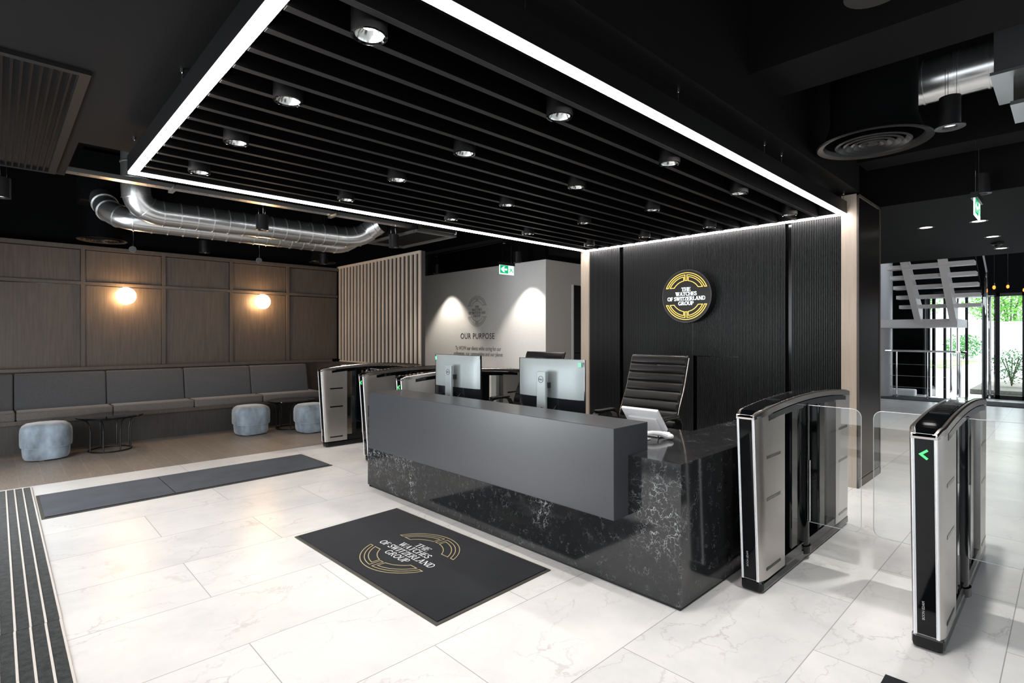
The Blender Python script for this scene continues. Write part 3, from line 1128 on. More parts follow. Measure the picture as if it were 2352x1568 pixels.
turnstile('gate cabinet standing hard against the right end of the stone desk, no arrow lit', 1.220, False, ((-1, .285),))
turnstile('rightmost gate cabinet, nearest to the viewer, with a lit green arrow', 0.448, True, ((1, .285), (-1, .285)))
turnstile('gate cabinet with green arrow closest behind the left end of the desk', 4.667, True, ((1, .285),))
turnstile('middle one of the three gate cabinets left of the desk, green arrow', 5.440, True, ((-1, .285), (1, .40)))
turnstile('leftmost gate cabinet beside the blue stool and the wooden floor', 6.520, False, ((-1, .40),)).scale = (.855, 1, 1)

# ================================================================== DESK ITEMS


def monitor(label, y, side=-1):
    t = thing('monitor', label, 'monitor', (2.955, y, .748), 0, 'monitors on the desk')
    B = lambda m, n, mat, **k: m.build(n, mat, t, world=False, **k)
    w2 = .335
    # back cover with soft bulge and a black lower band
    def cover(z0, z1, name, mat):
        vs = []
        fs = []
        ny, nz = 16, 8
        for j in range(nz + 1):
            z = z0 + (z1 - z0) * j / nz
            for i in range(ny + 1):
                yy = -w2 + 2 * w2 * i / ny
                e = (1 - abs(yy / w2) ** 5) * (1 - abs((z - .27) / .225) ** 5)
                vs.append((.103 + .05 * (z - .27) * 0 - .030 * max(e, 0) ** .6, yy, z))
        for j in range(nz):
            for i in range(ny):
                a = j * (ny + 1) + i
                fs.append((a, a + 1, a + ny + 2, a + ny + 1))
        return B(MB().add(vs, fs), name, mat, smooth=True)
    cover(.185, .475, 'back_cover', 'monitor_silver')
    cover(.075, .185, 'lower_cover', 'monitor_black')
    B(MB().box(.100, .112, -w2, w2, .07, .478), 'screen', 'monitor_black')
    sd = B(MB().cushion(-.004, .020, -.046, .046, 0, .385, .006, 2), 'stand', 'monitor_silver')
    B(MB().box(.018, .08, -.03, .03, .26, .30), 'stand_arm', 'monitor_black')
    B(MB().cushion(-.05, .17, -.12, .12, -.0, .012, .005, 1), 'stand_base', 'monitor_silver')
    n = 28
    ring = ribbon([(.024 * math.cos(2 * PI * i / n), .024 * math.sin(2 * PI * i / n)) for i in range(n)] + [(.024, 0)], .0028)
    place(ring, (-.0045, 0, .325), (0, -1, 0), (0, 0, 1), 1.0, .001).build('round_emblem', 'letter_black', sd, world=False)
    v, f = sans('DELL', width=.034)
    place((v, f), (-.0045, 0, .3195), (0, -1, 0), (0, 0, 1), 1.0, .001).build('emblem_lettering', 'letter_black', sd, world=False)
    B(MB().cyl((-.0048, -.01, .10), (.0, -.01, .10), .018, seg=20), 'cable_hole', 'letter_black')
    B(MB().tube([(-.004, -.01, .10), (-.03, -.02, .085), (-.02, -.055, .075), (.03, -.08, .09), (.07, -.09, .13)], .004, 6), 'cable', 'letter_black')
    B(MB().box(.0835, .0845, side * (w2 - .018), side * (w2 - .048), .425, .458), 'mint_sticker', 'mint_sticker')
    return t


monitor('left computer monitor on the desk, seen from behind, the smaller in view', 3.915, 1)
monitor('right computer monitor on the desk, seen from behind, wider in view, under the ribbed wall', 2.765)

ph = thing('desk_phone', 'white desk phone with its handset lying in front, at the right end of the worktop', 'phone', (3.05, 1.93, .747))
pn = MB().prism([(2.985, 1.80, .925), (2.995, 1.80, .938), (3.115, 1.80, .800), (3.100, 1.80, .785)], (0, .27, 0))
pn.build('display', 'white_plastic', ph, bevel=.003)
MB().prism([(3.02, 1.83, .868), (3.045, 1.83, .89), (3.12, 1.83, .775), (3.09, 1.83, .775)], (0, .21, 0)).build('housing', 'white_plastic', ph, bevel=.004)
MB().cushion(3.06, 3.20, 1.83, 2.05, .749, .768, .006, 2).build('foot', 'white_plastic', ph)
MB().tube([(3.035, 1.83, .80), (3.05, 1.83, .752), (3.16, 1.83, .752)], .004, 6).tube([(3.035, 2.0, .80), (3.05, 2.0, .752), (3.16, 2.0, .752)], .004, 6).build('wire_stand', 'chrome', ph)
hs = MB().tube([(2.90, 1.885, .768), (2.93, 1.868, .782), (2.98, 1.835, .790), (3.02, 1.80, .785), (3.055, 1.765, .768)], .014, 10, rr=[.013, .015, .014, .016, .021])
hs.sphere((2.905, 1.882, .768), .018, .018, .014, 12, 8).sphere((3.06, 1.758, .768), .026, .026, .018, 12, 8)
hs.build('handset', 'white_plastic', ph, smooth=True)
MB().cushion(2.80, 2.98, 1.84, 2.05, .748, .757, .003, 1).build('handset_rest', 'white_plastic', ph)

# ================================================================== OFFICE CHAIRS


def office_chair():
    t = thing('office_chair', 'x', 'chair', (0, 0, 0), 0, 'ribbed office chairs behind the desk')
    B = lambda m, n, mat, **k: m.build(n, mat, t, world=False, **k)
    # sitter looks along -x
    hw = .265
    m = MB()
    n_r = 10
    path = []
    for i in range(n_r * 8 + 1):
        s = i / (n_r * 8)
        z = .50 + .735 * s
        x = .03 + .21 * s ** 1.25 - .035 * math.sin(PI * min(1, s * 1.6))
        bulge = .016 * abs(math.sin(PI * s * n_r)) ** .5
        path.append((x, z, bulge))
    vs = []
    fs = []
    for x, z, b in path:
        for yy, k in ((-hw, 0), (-hw + .012, 1), (hw - .012, 1), (hw, 0)):
            vs.append((x - .008 - b * k, yy, z))
        for yy, k in ((hw, 0), (hw - .012, 1), (-hw + .012, 1), (-hw, 0)):
            vs.append((x + .008 + b * .6 * k, yy, z))
    n = len(path)
    for i in range(n - 1):
        for k in range(8):
            k2 = (k + 1) % 8
            fs.append((i * 8 + k, i * 8 + k2, (i + 1) * 8 + k2, (i + 1) * 8 + k))
    fs += [tuple(range(8)), tuple(range((n - 1) * 8, n * 8))]
    B(m.add(vs, fs), 'backrest', 'leather_black', smooth=True)
    for yy in (-hw - .006, hw + .006):
        B(MB().tube([(x + .004, yy, z) for x, z, _ in path[::6]], .0055, 8), 'back_rail', 'steel_arch', smooth=True)
    B(MB().cushion(-.47, .05, -.25, .25, .445, .505, .025, 3), 'seat', 'leather_black', smooth=True)
    for sy in (-1, 1):
        y = sy * .30
        loop = [(.02, .56), (.03, .70), (.0, .745), (-.06, .762), (-.16, .766), (-.24, .755), (-.285, .725), (-.30, .67), (-.30, .56), (-.27, .50), (-.20, .47)]
        a = MB()
        for i in range(len(loop) - 1):
            (x0, z0), (x1, z1) = loop[i], loop[i + 1]
            d = Vector((x1 - x0, 0, z1 - z0)).normalized()
            nn = Vector((-d.z, 0, d.x)) * .006
            p = [Vector((x0, y - .028, z0)) + nn, Vector((x1, y - .028, z1)) + nn, Vector((x1, y - .028, z1)) - nn, Vector((x0, y - .028, z0)) - nn]
            a.prism(p, (0, .056, 0))
        am = B(a, 'armrest', 'black_metal')
        MB().cushion(-.25, -.01, y - .030, y + .030, .762, .782, .008, 2).build('arm_pad', 'leather_black', am, world=False)
    B(MB().cyl((-.2, 0, .12), (-.2, 0, .44), .03, seg=16).box(-.3, -.1, -.09, .09, .425, .447), 'gas_lift', 'chrome')
    for k in range(5):
        a = 2 * PI * k / 5 + .3
        cx, cy = -.2 + .29 * math.cos(a), .29 * math.sin(a)
        lg = B(MB().tube([(-.2, 0, .12), (cx, cy, .085)], .018, 8, rr=[.024, .014]), 'base_arm', 'chrome')
        MB().cyl((cx, cy - .02, .03), (cx, cy + .02, .03), .03, seg=14).box(cx - .012, cx + .012, cy - .01, cy + .01, .03, .09).build('castor', 'black_metal', lg, world=False)
    return t


ch = office_chair()
ch.location = (3.86, 2.45, 0)
ch['label'] = 'black ribbed office chair in front of the ribbed wall, its whole backrest in view'
dup(ch, (3.86, 3.77, 0), 'black ribbed office chair with only its top showing above the right monitor')

# ================================================================== LOUNGE SIDE
bq = thing('banquette', 'long dark wood banquette with grey upholstered seat and back cushions', 'bench', (1.9, 8.9, 0))
MB().box(-1.3, 4.43, 8.66, 9.19, 0, .375).build('base', 'veneer_dark', bq)
MB().box(-1.3, 4.43, 8.60, 9.19, .345, .392).build('seat_board', 'veneer_trim', bq)
for k in range(-1, 4):
    x0 = .155 + .912 * k
    x1 = x0 + .912
    MB().cushion((-1.2 if k == -1 else .172 + .930 * k - .001), .172 + .930 * (k + 1) - .008, 8.59, 9.10, .392, .492, .02, 3).build('seat_cushion', 'grey_seat_fabric', bq, smooth=True)
    c = MB().cushion((-1.2 if k == -1 else x0 + .004), x1 - .004, 8.98, 9.09, .480, .925, .022, 3)
    c.v = [(x, y - .10 * (.925 - z) / .445 + .02, z) for x, y, z in c.v]
    c.build('back_cushion', 'grey_fabric', bq, smooth=True)


def superellipse_section(h, n=40, p=3.1):
    out = []
    for i in range(n):
        a = 2 * PI * i / n
        ca, sa = math.cos(a), math.sin(a)
        out.append((h * math.copysign(abs(ca) ** (2 / p), ca), h * math.copysign(abs(sa) ** (2 / p), sa)))
    return out


def ottoman():
    t = thing('ottoman', 'x', 'stool', (0, 0, 0), 0, 'blue velvet stools')

    def body(levels):
        vs = []
        fs = []
        n = 40
        for h, z in levels:
            vs += [(x, y, z) for x, y in superellipse_section(h, n)]
        for i in range(len(levels) - 1):
            for k in range(n):
                k2 = (k + 1) % n
                fs.append((i * n + k, i * n + k2, (i + 1) * n + k2, (i + 1) * n + k))
        fs += [tuple(range(n)), tuple(range((len(levels) - 1) * n, len(levels) * n))]
        return MB().add(vs, fs)
    lo = body([(.160, .012), (.190, .02), (.204, .045), (.210, .10), (.212, .16)])
    lo.build('lower_pouf', 'velvet_blue', t, smooth=True, world=False)
    up = body([(.212, .152), (.226, .157), (.230, .18), (.231, .30), (.227, .345), (.212, .380), (.182, .402), (.13, .412), (.05, .414), (.005, .411)])
    up.build('upper_pouf', 'velvet_blue', t, smooth=True, world=False)
    MB().cyl((0, 0, 0), (0, 0, .014), .15, seg=20).build('foot_plate', 'black_metal', t, world=False)
    return t


ot = ottoman()
ot.location = (.415, 8.12, 0)
ot['label'] = 'blue velvet stool at the far left, left of the round wire table'
dup(ot, (2.63, 8.13, 0), 'blue velvet stool in the middle of the wooden floor, between the two wire tables')
dup(ot, (3.34, 7.72, 0), 'blue velvet stool half hidden behind the leftmost gate cabinet')


def wire_table():
    t = thing('side_table', 'x', 'table', (0, 0, 0), 0, 'round wire tables')
    MB().lathe([(.30, .402), (.335, .412), (.338, .424), (.334, .428)], 0, 0, 40).build('table_top', 'black_gloss', t, smooth=True, world=False)
    for k in range(8):
        a = 2 * PI * k / 8 + .35
        ca, sa = math.cos(a), math.sin(a)
        MB().tube([(.215 * ca, .215 * sa, .012), (.215 * ca, .215 * sa, .26), (.225 * ca, .225 * sa, .33), (.255 * ca, .255 * sa, .38), (.30 * ca, .30 * sa, .406)], .0075, 8).build('leg', 'black_metal', t, smooth=True, world=False)
    n = 40
    MB().tube([(.215 * math.cos(2 * PI * i / n), .215 * math.sin(2 * PI * i / n), .010) for i in range(n)], .009, 8, closed=True).build('base_ring', 'black_metal', t, smooth=True, world=False)
    return t


wt = wire_table()
wt.location = (1.015, 8.19, 0)
wt['label'] = 'round black wire table beside the far left blue stool'
dup(wt, (3.25, 8.24, 0), 'round black wire table near the gates, between two blue stools')

# wall lamps
for i, (x, lab) in enumerate(((1.297, 'glowing round wall lamp on the wood panelling, the left and larger in view'), (3.107, 'glowing round wall lamp on the wood panelling, the right one, nearer the slatted screen'))):
    t = thing('wall_lamp', lab, 'lamp', (x, 9.17, 1.952), 0, 'globe wall lamps')
    MB().cyl((0, 0.028, 0), (0, -.02, 0), .05, seg=24).build('wall_mount', 'black_metal', t, world=False)
    MB().sphere((0, -.115, 0), .118, .10, .118, 28, 16).build('glass_globe', 'globe_warm', t, smooth=True, world=False)

# slatted screen on a low wall
sc = thing('slatted_screen', 'pale vertical slat screen on a low panel at the end of the banquette', 'screen', (4.44, 7.85, 0))
MB().box(4.44, 4.54, 6.56, 9.20, 0, .945).build('low_panel', 'veneer_trim', sc)
MB().box(4.43, 4.55, 6.56, 9.20, .945, .965).build('ledge', 'veneer_pale', sc)
MB().box(4.462, 4.52, 6.575, 9.20, .965, 2.60).build('backing', 'slat_backing', sc)
MB().box(4.44, 4.462, 6.56, 6.602, .965, 2.64).box(4.44, 4.52, 6.602, 9.20, 2.60, 2.64).build('frame', 'slat_wood', sc)
MB().box(4.462, 4.53, 6.56, 6.575, .965, 2.64).build('end_panel', 'veneer_dark', sc)
for k in range(22):
    y = 6.602 + .068 + k * .1145
    MB().box(4.44, 4.462, y + .0, y + .042, .965, 2.60).build('slat', 'slat_wood', sc)

# ---- mats
tag(MB().prism([(.25, 5.43, .0), (2.62, 5.53, 0), (2.60, 6.30, 0), (.25, 6.26, 0)], (0, 0, .006)).build('runner_mat', 'rubber_edge'), 'long dark blue-grey runner mat between the wooden floor and the desk', 'mat')
bpy.data.objects['runner_mat'].name = 'runner_mat'
MB().prism([(.27, 5.455, .006), (1.145, 5.49, .006), (1.145, 6.25, .006), (.27, 6.235, .006)], (0, 0, .006)).prism([(1.152, 5.49, .006), (2.59, 5.552, .006), (2.575, 6.28, .006), (1.152, 6.252, .006)], (0, 0, .006)).build('carpet', 'runner_carpet', bpy.data.objects['runner_mat'])

lm = thing('logo_mat', 'black entrance mat with a gold ring emblem and white words in front of the desk', 'mat', (1.93, 2.95, 0))
A_, B_, C_, D_ = (1.497, 3.742), (2.345, 3.793), (2.389, 2.157), (1.532, 2.125)
MB().prism([(*A_, 0), (*B_, 0), (*C_, 0), (*D_, 0)], (0, 0, .006)).build('rubber_border', 'rubber_edge', lm)
cx_, cy_ = 1.94, 2.954
ins = [(cx_ + (x - cx_) * .955, cy_ + (y - cy_) * .978) for x, y in (A_, B_, C_, D_)]
MB().prism([(x, y, .006) for x, y in ins], (0, 0, .006)).build('carpet', 'mat_carpet', lm)
ES = .314
MU, MV = (.02, -1, 0), (1, .02, 0)
place(emblem_lines(.017), (1.925, 2.95, .0125), MU, MV, ES, .0006).build('gold_emblem', 'logo_cream', lm)
place(emblem_text(.95), (1.925, 2.95, .0125), MU, MV, ES * 1.05, .0006).build('lettering', 'logo_white', lm)

tag(MB().box(1.2, 2.64, -1.1, .534, 0, .010).build('door_mat', 'mat_carpet'), 'dark mat of which only one corner shows at the bottom edge of the view', 'mat')
em = thing('entrance_matting', 'recessed striped entrance matting of black carpet and metal bars at the left edge', 'mat', (0, 4, 0))
for k in range(9):
    x1 = .226 - .0555 * k
    m = MB().box(x1 - .044, x1, 3.462, 6.663, -.001, .004).box(x1 - .046, x1 - .002, 1.2, 3.459, -.001, .004)
    m.build('carpet_strip', 'strip_carpet', em)
    MB().box(x1 + .001, x1 + .010, 3.462, 6.663, -.001, .005).box(x1 - .001, x1 + .008, 1.2, 3.459, -.001, .005).build('metal_bar', 'rail_metal', em)

# ================================================================== ROUND SIGN and WALL GRAPHICS
SX, SY, SZ = 5.60, 3.012, 1.846
sg = thing('round_sign', 'round black illuminated sign with yellow arcs and white words on the ribbed wall', 'sign', (SX, SY, SZ))
MB().cyl((XW, SY, SZ), (SX, SY, SZ), .300, .300, 64).build('sign_body', 'black_metal', sg, smooth=True)
n = 64
MB().tube([(SX + .002, SY + .294 * math.cos(2 * PI * i / n), SZ + .294 * math.sin(2 * PI * i / n)) for i in range(n)], .006, 8, closed=True).build('rim', 'grey_fabric', sg, smooth=True)
place(emblem_lines(.027), (SX - .001, SY, SZ), (0, -1, 0), (0, 0, 1), .262, .004).build('yellow_arcs', 'neon_yellow', sg)
place(emblem_text(1.12), (SX - .001, SY, SZ), (0, -1, 0), (0, 0, 1), .262, .004).build('white_lettering', 'neon_white', sg)

wgx = thing('wall_lettering', 'grey ring emblem and the words OUR PURPOSE applied on the pale wall', 'lettering', (6.398, 7.6, 1.5))
U6, V6 = (0, -1, 0), (0, 0, 1)
place(emblem_lines(.030), (6.3985, 7.605, 1.853), U6, V6, .278, .001).build('ring_emblem', 'logo_line', wgx)
place(emblem_text(1.1), (6.3985, 7.605, 1.853), U6, V6, .278, .001).build('emblem_lettering', 'letter_grey', wgx)
place(sans('OUR PURPOSE', width=.965, height=.105, spacing=1.08), (6.3985, 7.605, 1.345), U6, V6, 1.0, .001).build('heading', 'letter_black', wgx)
place(sans('To WOW our clients while caring for our', width=1.30, height=.072), (6.3985, 7.60, 1.135), U6, V6, 1.0, .001).build('text_line', 'letter_grey', wgx)
place(sans('colleagues, our communities and our planet', width=1.39, height=.072), (6.3985, 7.60, 1.035), U6, V6, 1.0, .001).build('text_line', 'letter_grey', wgx)

# ================================================================== CEILING RAFT
rf = thing('ceiling_raft', 'suspended black slatted ceiling raft edged with a bright light line', 'ceiling raft', (3.2, 3.0, 2.6))
RX0, RX1, RY0, RY1, RZ = .655, 5.695, 1.452, 4.525, 2.52
fr = MB()
WR = .062
fr.box(RX0, RX0 + WR, RY0, RY1, RZ + .012, RZ + .125).box(RX1 - WR, RX1, RY0, RY1, RZ + .012, RZ + .125)
fr.box(RX0 + WR, RX1 - WR, RY0, RY0 + WR, RZ + .012, RZ + .125).box(RX0 + WR, RX1 - WR, RY1 - WR, RY1, RZ + .012, RZ + .125)
fr.build('frame', 'black_metal', rf)
for x0, x1, y0, y1 in ((RX0 + .004, RX0 + .052, RY0, RY1), (RX1 - .052, RX1 - .004, RY0, RY1), (RX0 + .052, RX1 - .052, RY0 + .004, RY0 + .052), (RX0 + .052, RX1 - .052, RY1 - .052, RY1 - .004)):
    MB().box(x0, x1, y0, y1, RZ, RZ + .012).build('light_strip', 'led_white', rf)
for k in range(15):
    y = 1.686 + .1845 * k
    bf = MB().box(RX0 + WR, RX1 - WR, y - .0165, y + .0165, RZ + .006, RZ + .11).build('baffle', 'baffle_black', rf)
    MB().box(RX0 + WR, RX1 - WR, y - .0165, y + .0165, RZ + .004, RZ + .006).build('lit_underside', 'baffle_lit_underside', bf)  # thin strip painting the floor's light on the baffle bottom
for x, y in ((.665, 3.05), (.665, 4.32), (1.47, 1.46), (2.63, 1.46), (3.79, 1.46), (4.10, 1.46), (5.62, 1.46)):
    MB().cyl((x, y, RZ + .125), (x, y, 2.72), .0022, seg=6).cyl((x, y, 2.70), (x, y, 2.72), .009, seg=8).build('cable', 'chrome', rf)

# 20 downlights under the baffles
def downlight():
    t = thing('ceiling_downlight', 'x', 'light', (0, 0, 0), 0, 'downlights under the slatted ceiling raft')
    MB().lathe([(.066, .0), (.066, .125), (.0, .125)], 0, 0, 28, cap=False).build('housing', 'black_metal', t, smooth=True, world=False)
    MB().lathe([(.066, 0), (.058, -.002), (.052, .004), (.054, .01)], 0, 0, 28, cap=False).build('rim', 'black_gloss', t, smooth=True, world=False)
    MB().lathe([(.052, .004), (.044, .022), (.026, .040)], 0, 0, 28, cap=False).build('reflector', 'reflector', t, smooth=True, world=False)
    MB().lathe([(.0, .036), (.027, .036)], 0, 0, 20, cap=False).build('lamp', 'lamp_core', t, world=False)
    return t


dl = downlight()
first = True
DXS = [.988, 2.042, 3.105, 4.140, 5.205]
DYS = [1.785, 2.545, 3.300, 4.070]
rown = ['the row along the right light line', 'the second row from the right', 'the third row from the right', 'the row along the left light line']
coln = ['nearest the viewer', 'second from the viewer', 'third from the viewer', 'fourth from the viewer', 'nearest the ribbed wall']
for j, y in enumerate(DYS):
    for i, x in enumerate(DXS):
        lab = 'ceiling downlight in %s, %s' % (rown[j], coln[i])
        if first:
            dl.location = (x, y, 2.497)
            dl['label'] = lab
            first = False
        else:
            dup(dl, (x, y, 2.497), lab)
        spot('downlight_beam', (x, y, 2.49), 29, 88, .8, (1.0, .93, .84), .03)

# ================================================================== PENDANT CYLINDERS


def pendant_can(label, x, y, z, r=.066, h=.165, top=3.6, flange=0, lit='lamp_dim', group='black pendant cylinder lights'):
    t = thing('pendant_spotlight', label, 'light', (x, y, z), 0, group)
    MB().lathe([(r, 0), (r, h), (0, h)], 0, 0, 28, cap=False).build('housing', 'black_metal', t, smooth=True, world=False)
    MB().lathe([(r + flange, 0), (r + flange, -.006), (r * .72, -.003), (r * .66, .012), (r * .60, .02)], 0, 0, 28, cap=False).build('rim', 'black_metal' if not flange else 'fitting_grey', t, smooth=True, world=False)
    MB().lathe([(0, .012), (r * .64, .012)], 0, 0, 22, cap=False).build('lamp', lit, t, world=False)
    for a in (0.4, 2.5, 4.6):
        MB().cyl((r * .6 * math.cos(a), r * .6 * math.sin(a), h), (r * .6 * math.cos(a), r * .6 * math.sin(a), top - z), .0012, seg=5).build('suspension_wire', 'chrome', t, world=False)
    return t


pendant_can('black pendant cylinder light hanging in front of the long silver ducts', 2.15, 6.28, 2.585)
pendant_can('black pendant cylinder light hanging in front of the grey ceiling unit', 3.84, 6.285, 2.585)
pendant_can('black pendant cylinder light above the wood panelling, right of the left wall lamp', 2.14, 8.56, 2.585)
pendant_can('black pendant cylinder light beside the corner of slat screen and wood wall', 3.90, 8.56, 2.585)
pendant_can('black pendant cylinder light at the left edge of the view, only its rim lit', .03, 6.34, 2.585)
pendant_can('black pendant cylinder light close to the pale wall, behind the green exit sign', 6.07, 6.20, 2.585, top=3.6)
pendant_can('small far pendant cylinder light close to the pale wall, right of the slatted screen', 6.04, 8.37, 2.585, top=3.6)
pendant_can('wide-rimmed black spotlight hanging under the silver duct at upper right', 4.40, .545, 2.735, r=.056, h=.19, top=3.10, flange=.024, group=None)
pendant_can('wide-rimmed black spotlight beyond the edge-on exit sign at upper right', 6.32, .56, 2.665, r=.055, h=.17, top=3.55, flange=.012, group=None)
pendant_can('added wide-rimmed black spotlight above the passage, outside the view, to light the floor', 2.45, .53, 2.73, r=.070, h=.20, top=3.58, flange=.034, group=None)  # unseen fixture added to brighten the floor at the gates
WARM = (1.0, .90, .78)
spot('wall_wash', (6.07, 6.20, 2.57), 105, 86, .5, WARM, .02)
spot('wall_wash', (6.04, 8.37, 2.57), 105, 86, .5, WARM, .02)
for p, e in (((2.15, 6.28, 2.57), 60), ((3.84, 6.285, 2.57), 60), ((2.14, 8.56, 2.57), 6), ((3.9, 8.56, 2.57), 6), ((4.40, .53, 2.71), 120), ((6.32, .56, 2.65), 110), ((2.45, .53, 2.71), 110), ((.03, 6.34, 2.57), 60)):  # includes the beam of the added out-of-view spotlight
    spot('pendant_beam', p, e, 96, .8, WARM if p[1] > 2 else (1.0, .98, .95), .05)
for x, y, lab in ((8.11, 1.23, 'leftmost of those in the low ceiling at the right'), (8.09, .745, 'just under the edge-on exit sign'), (9.48, .735, 'middle one of the row at the right'), (10.84, .742, 'farthest of the row, beyond the smoke detector')):
    t = thing('recessed_downlight', 'recessed ceiling light, ' + lab, 'light', (x, y, 2.71), 0, 'recessed lights in the low ceiling')
    MB().lathe([(.085, 0), (.085, -.006), (.062, -.004)], 0, 0, 24, cap=False).build('rim', 'fitting_grey', t, world=False)
    MB().lathe([(0, -.004), (.062, -.004)], 0, 0, 24, cap=False).build('lamp', 'lamp_dim', t, world=False)
    spot('recessed_beam', (x, y, 2.70), 80, 100, .6, WARM, .04)
t = thing('smoke_detector', 'small black smoke detector on the low ceiling between recessed lights', 'smoke detector', (10.19, .74, 2.71))
MB().lathe([(.07, 0), (.07, -.02), (.05, -.03)], 0, 0, 20).lathe([(.035, -.03), (.03, -.06), (.0, -.065)], 0, 0, 16, cap=False).build('detector_body', 'black_metal', t, world=False)
for x, y, z in ((12.5, .95, 2.24), (13.5, .836, 2.31), (13.6, .62, 2.24)):
    t = thing('pendant_bulb', {12.5: 'glowing orange filament bulb nearest the stair, hanging before the glass doors', 13.5: 'glowing orange filament bulb, the highest and brightest before the glass doors', 13.6: 'glowing orange filament bulb at the right edge before the glass doors'}[x], 'lamp', (x, y, z), 0, 'filament bulbs in the far hall')
    MB().sphere((0, 0, 0), .022, .022, .034, 12, 8).build('bulb', 'filament', t, smooth=True, world=False)
    MB().cyl((0, 0, .03), (0, 0, .075), .014, seg=10).build('socket', 'chrome', t, world=False)
    MB().cyl((0, 0, .075), (0, 0, 4.6 - z), .003, seg=5).build('cord', 'black_metal', t, world=False)

# ================================================================== DUCTS AND SERVICES


def arcpts(p0, p1, p2, n=8):
    p0, p1, p2 = Vector(p0), Vector(p1), Vector(p2)
    return [(1 - t) ** 2 * p0 + 2 * t * (1 - t) * p1 + t * t * p2 for t in [i / n for i in range(n + 1)]]


def duct(label, pts, r, ring_at, group=None):
    t = thing('spiral_duct', label, 'duct', tuple(pts[len(pts) // 2]), 0, group)
    pipe = m = MB().tube(pts, r, 28)
    P = [Vector(p) for p in pts]
    # seams along the path
    seg = []
    tot = 0
    for a, b in zip(P[:-1], P[1:]):
        seg.append((tot, a, b))
        tot += (b - a).length
    d = ring_at
    while d < tot:
        for s0, a, b in reversed(seg):
            if d >= s0:
                dr = (b - a).normalized()
                p = a + dr * (d - s0)
                m.cyl(p - dr * .005, p + dr * .005, r + .010, seg=28)
                break
        d += ring_at
    pipe.build('pipe', 'galvanised', t, smooth=True)
    return t


up = [Vector((1.08, 6.94, 3.57)), Vector((1.08, 6.94, 3.1))] + arcpts((1.08, 6.94, 2.98), (1.08, 6.97, 2.76), (1.32, 7.0, 2.755), 6) + [Vector((3.35, 6.98, 2.76))] + arcpts((3.45, 6.97, 2.76), (3.72, 6.93, 2.765), (3.80, 6.82, 2.90), 5) + [Vector((3.88, 6.68, 2.97))]
duct('upper, nearer silver spiral duct, rising at its left end behind the light line', up, .135, .165)
lo = [Vector((.90, 7.95, 3.02)), Vector((.92, 7.80, 2.92))] + arcpts((.93, 7.72, 2.86), (.97, 7.52, 2.735), (1.25, 7.50, 2.735), 6) + [Vector((3.55, 7.46, 2.735))] + arcpts((3.60, 7.46, 2.735), (3.76, 7.45, 2.75), (3.86, 7.26, 2.90), 5)
lod = duct('lower, farther silver spiral duct running along the wood wall', lo, .125, .16)
MB().box(.70, 1.10, 7.90, 8.30, 2.98, 3.55).build('end_box', 'ceiling_black', lod)
pbr('unit_dark', (0.02, 0.018, 0.016), 0.4)
du = thing('supply_duct', 'short shiny round duct joined to a metal box at the upper right', 'duct', (4.95, .3, 3.3))
m = MB().cyl((4.95, .80, 3.27), (4.95, .20, 3.27), .155, seg=32).cyl((4.95, .84, 3.27), (4.95, .79, 3.27), .135, .155, 32)
for y in (.76, .58, .56, .40, .22):
    m.cyl((4.95, y - .006, 3.27), (4.95, y + .006, 3.27), .161, seg=32)
m.build('pipe', 'galvanised', du, smooth=True)
MB().box(4.72, 5.25, -.8, .36, 3.10, 3.5).box(4.66, 5.30, -.82, .375, 3.085, 3.105).build('plenum_box', 'galvanised', du)
MB().box(4.80, 5.2, -.7, .27, 2.93, 3.085).build('lower_box', 'unit_dark', du)
MB().box(4.78, 5.22, -.72, .285, 2.905, 2.93).build('flange', 'galvanised', du)

ct = thing('cable_tray', 'long perforated metal cable tray running under the ceiling beside the light line', 'cable tray', (2.5, 6.15, 2.85))
m = MB().box(.30, 4.75, 6.10, 6.20, 2.845, 2.849).box(.30, 4.75, 6.097, 6.10, 2.845, 2.885).box(.30, 4.75, 6.20, 6.203, 2.845, 2.885)
m.build('tray', 'galvanised_seam', ct)
h = MB()
for k in range(60):
    h.cyl((.38 + k * .074, 6.135, 2.8445), (.38 + k * .074, 6.135, 2.8452), .006, seg=8)
h.build('perforations', 'groove_black', ct)
c = MB()
for k, y in enumerate((6.115, 6.135, 6.155, 6.175)):
    c.tube([(.3 + i * .37, y + .006 * math.sin(i * 2.1 + k), 2.86 + .004 * math.sin(i + k)) for i in range(13)], .007, 6)
c.build('cables', 'letter_black', ct)
for x in (1.25, 2.9, 4.45):
    MB().box(x - .02, x + .02, 5.98, 6.205, 2.815, 2.840).build('bracket', 'galvanised_seam', ct)
    MB().cyl((x, 6.0, 2.83), (x, 6.0, 3.6), .004, seg=6).build('hanger_rod', 'chrome', ct)

pbr('unit_grey', (0.07, 0.07, 0.068), 0.5)
cs = thing('ceiling_unit', 'grey rectangular ceiling cassette unit above the slatted screen', 'ceiling unit', (4.3, 6.6, 2.78))
MB().box(4.0, 4.62, 5.98, 7.28, 2.80, 3.1).build('body', 'soffit_grey', cs)
MB().box(3.99, 4.64, 5.96, 6.03, 2.775, 2.80).box(3.98, 4.64, 7.23, 7.3, 2.775, 2.80).box(3.98, 4.03, 6.03, 7.23, 2.775, 2.80).box(4.58, 4.64, 6.03, 7.23, 2.775, 2.80).build('frame', 'unit_grey', cs)
MB().box(4.0, 4.55, 5.86, 5.96, 2.80, 2.87).build('control_box', 'black_metal', cs)

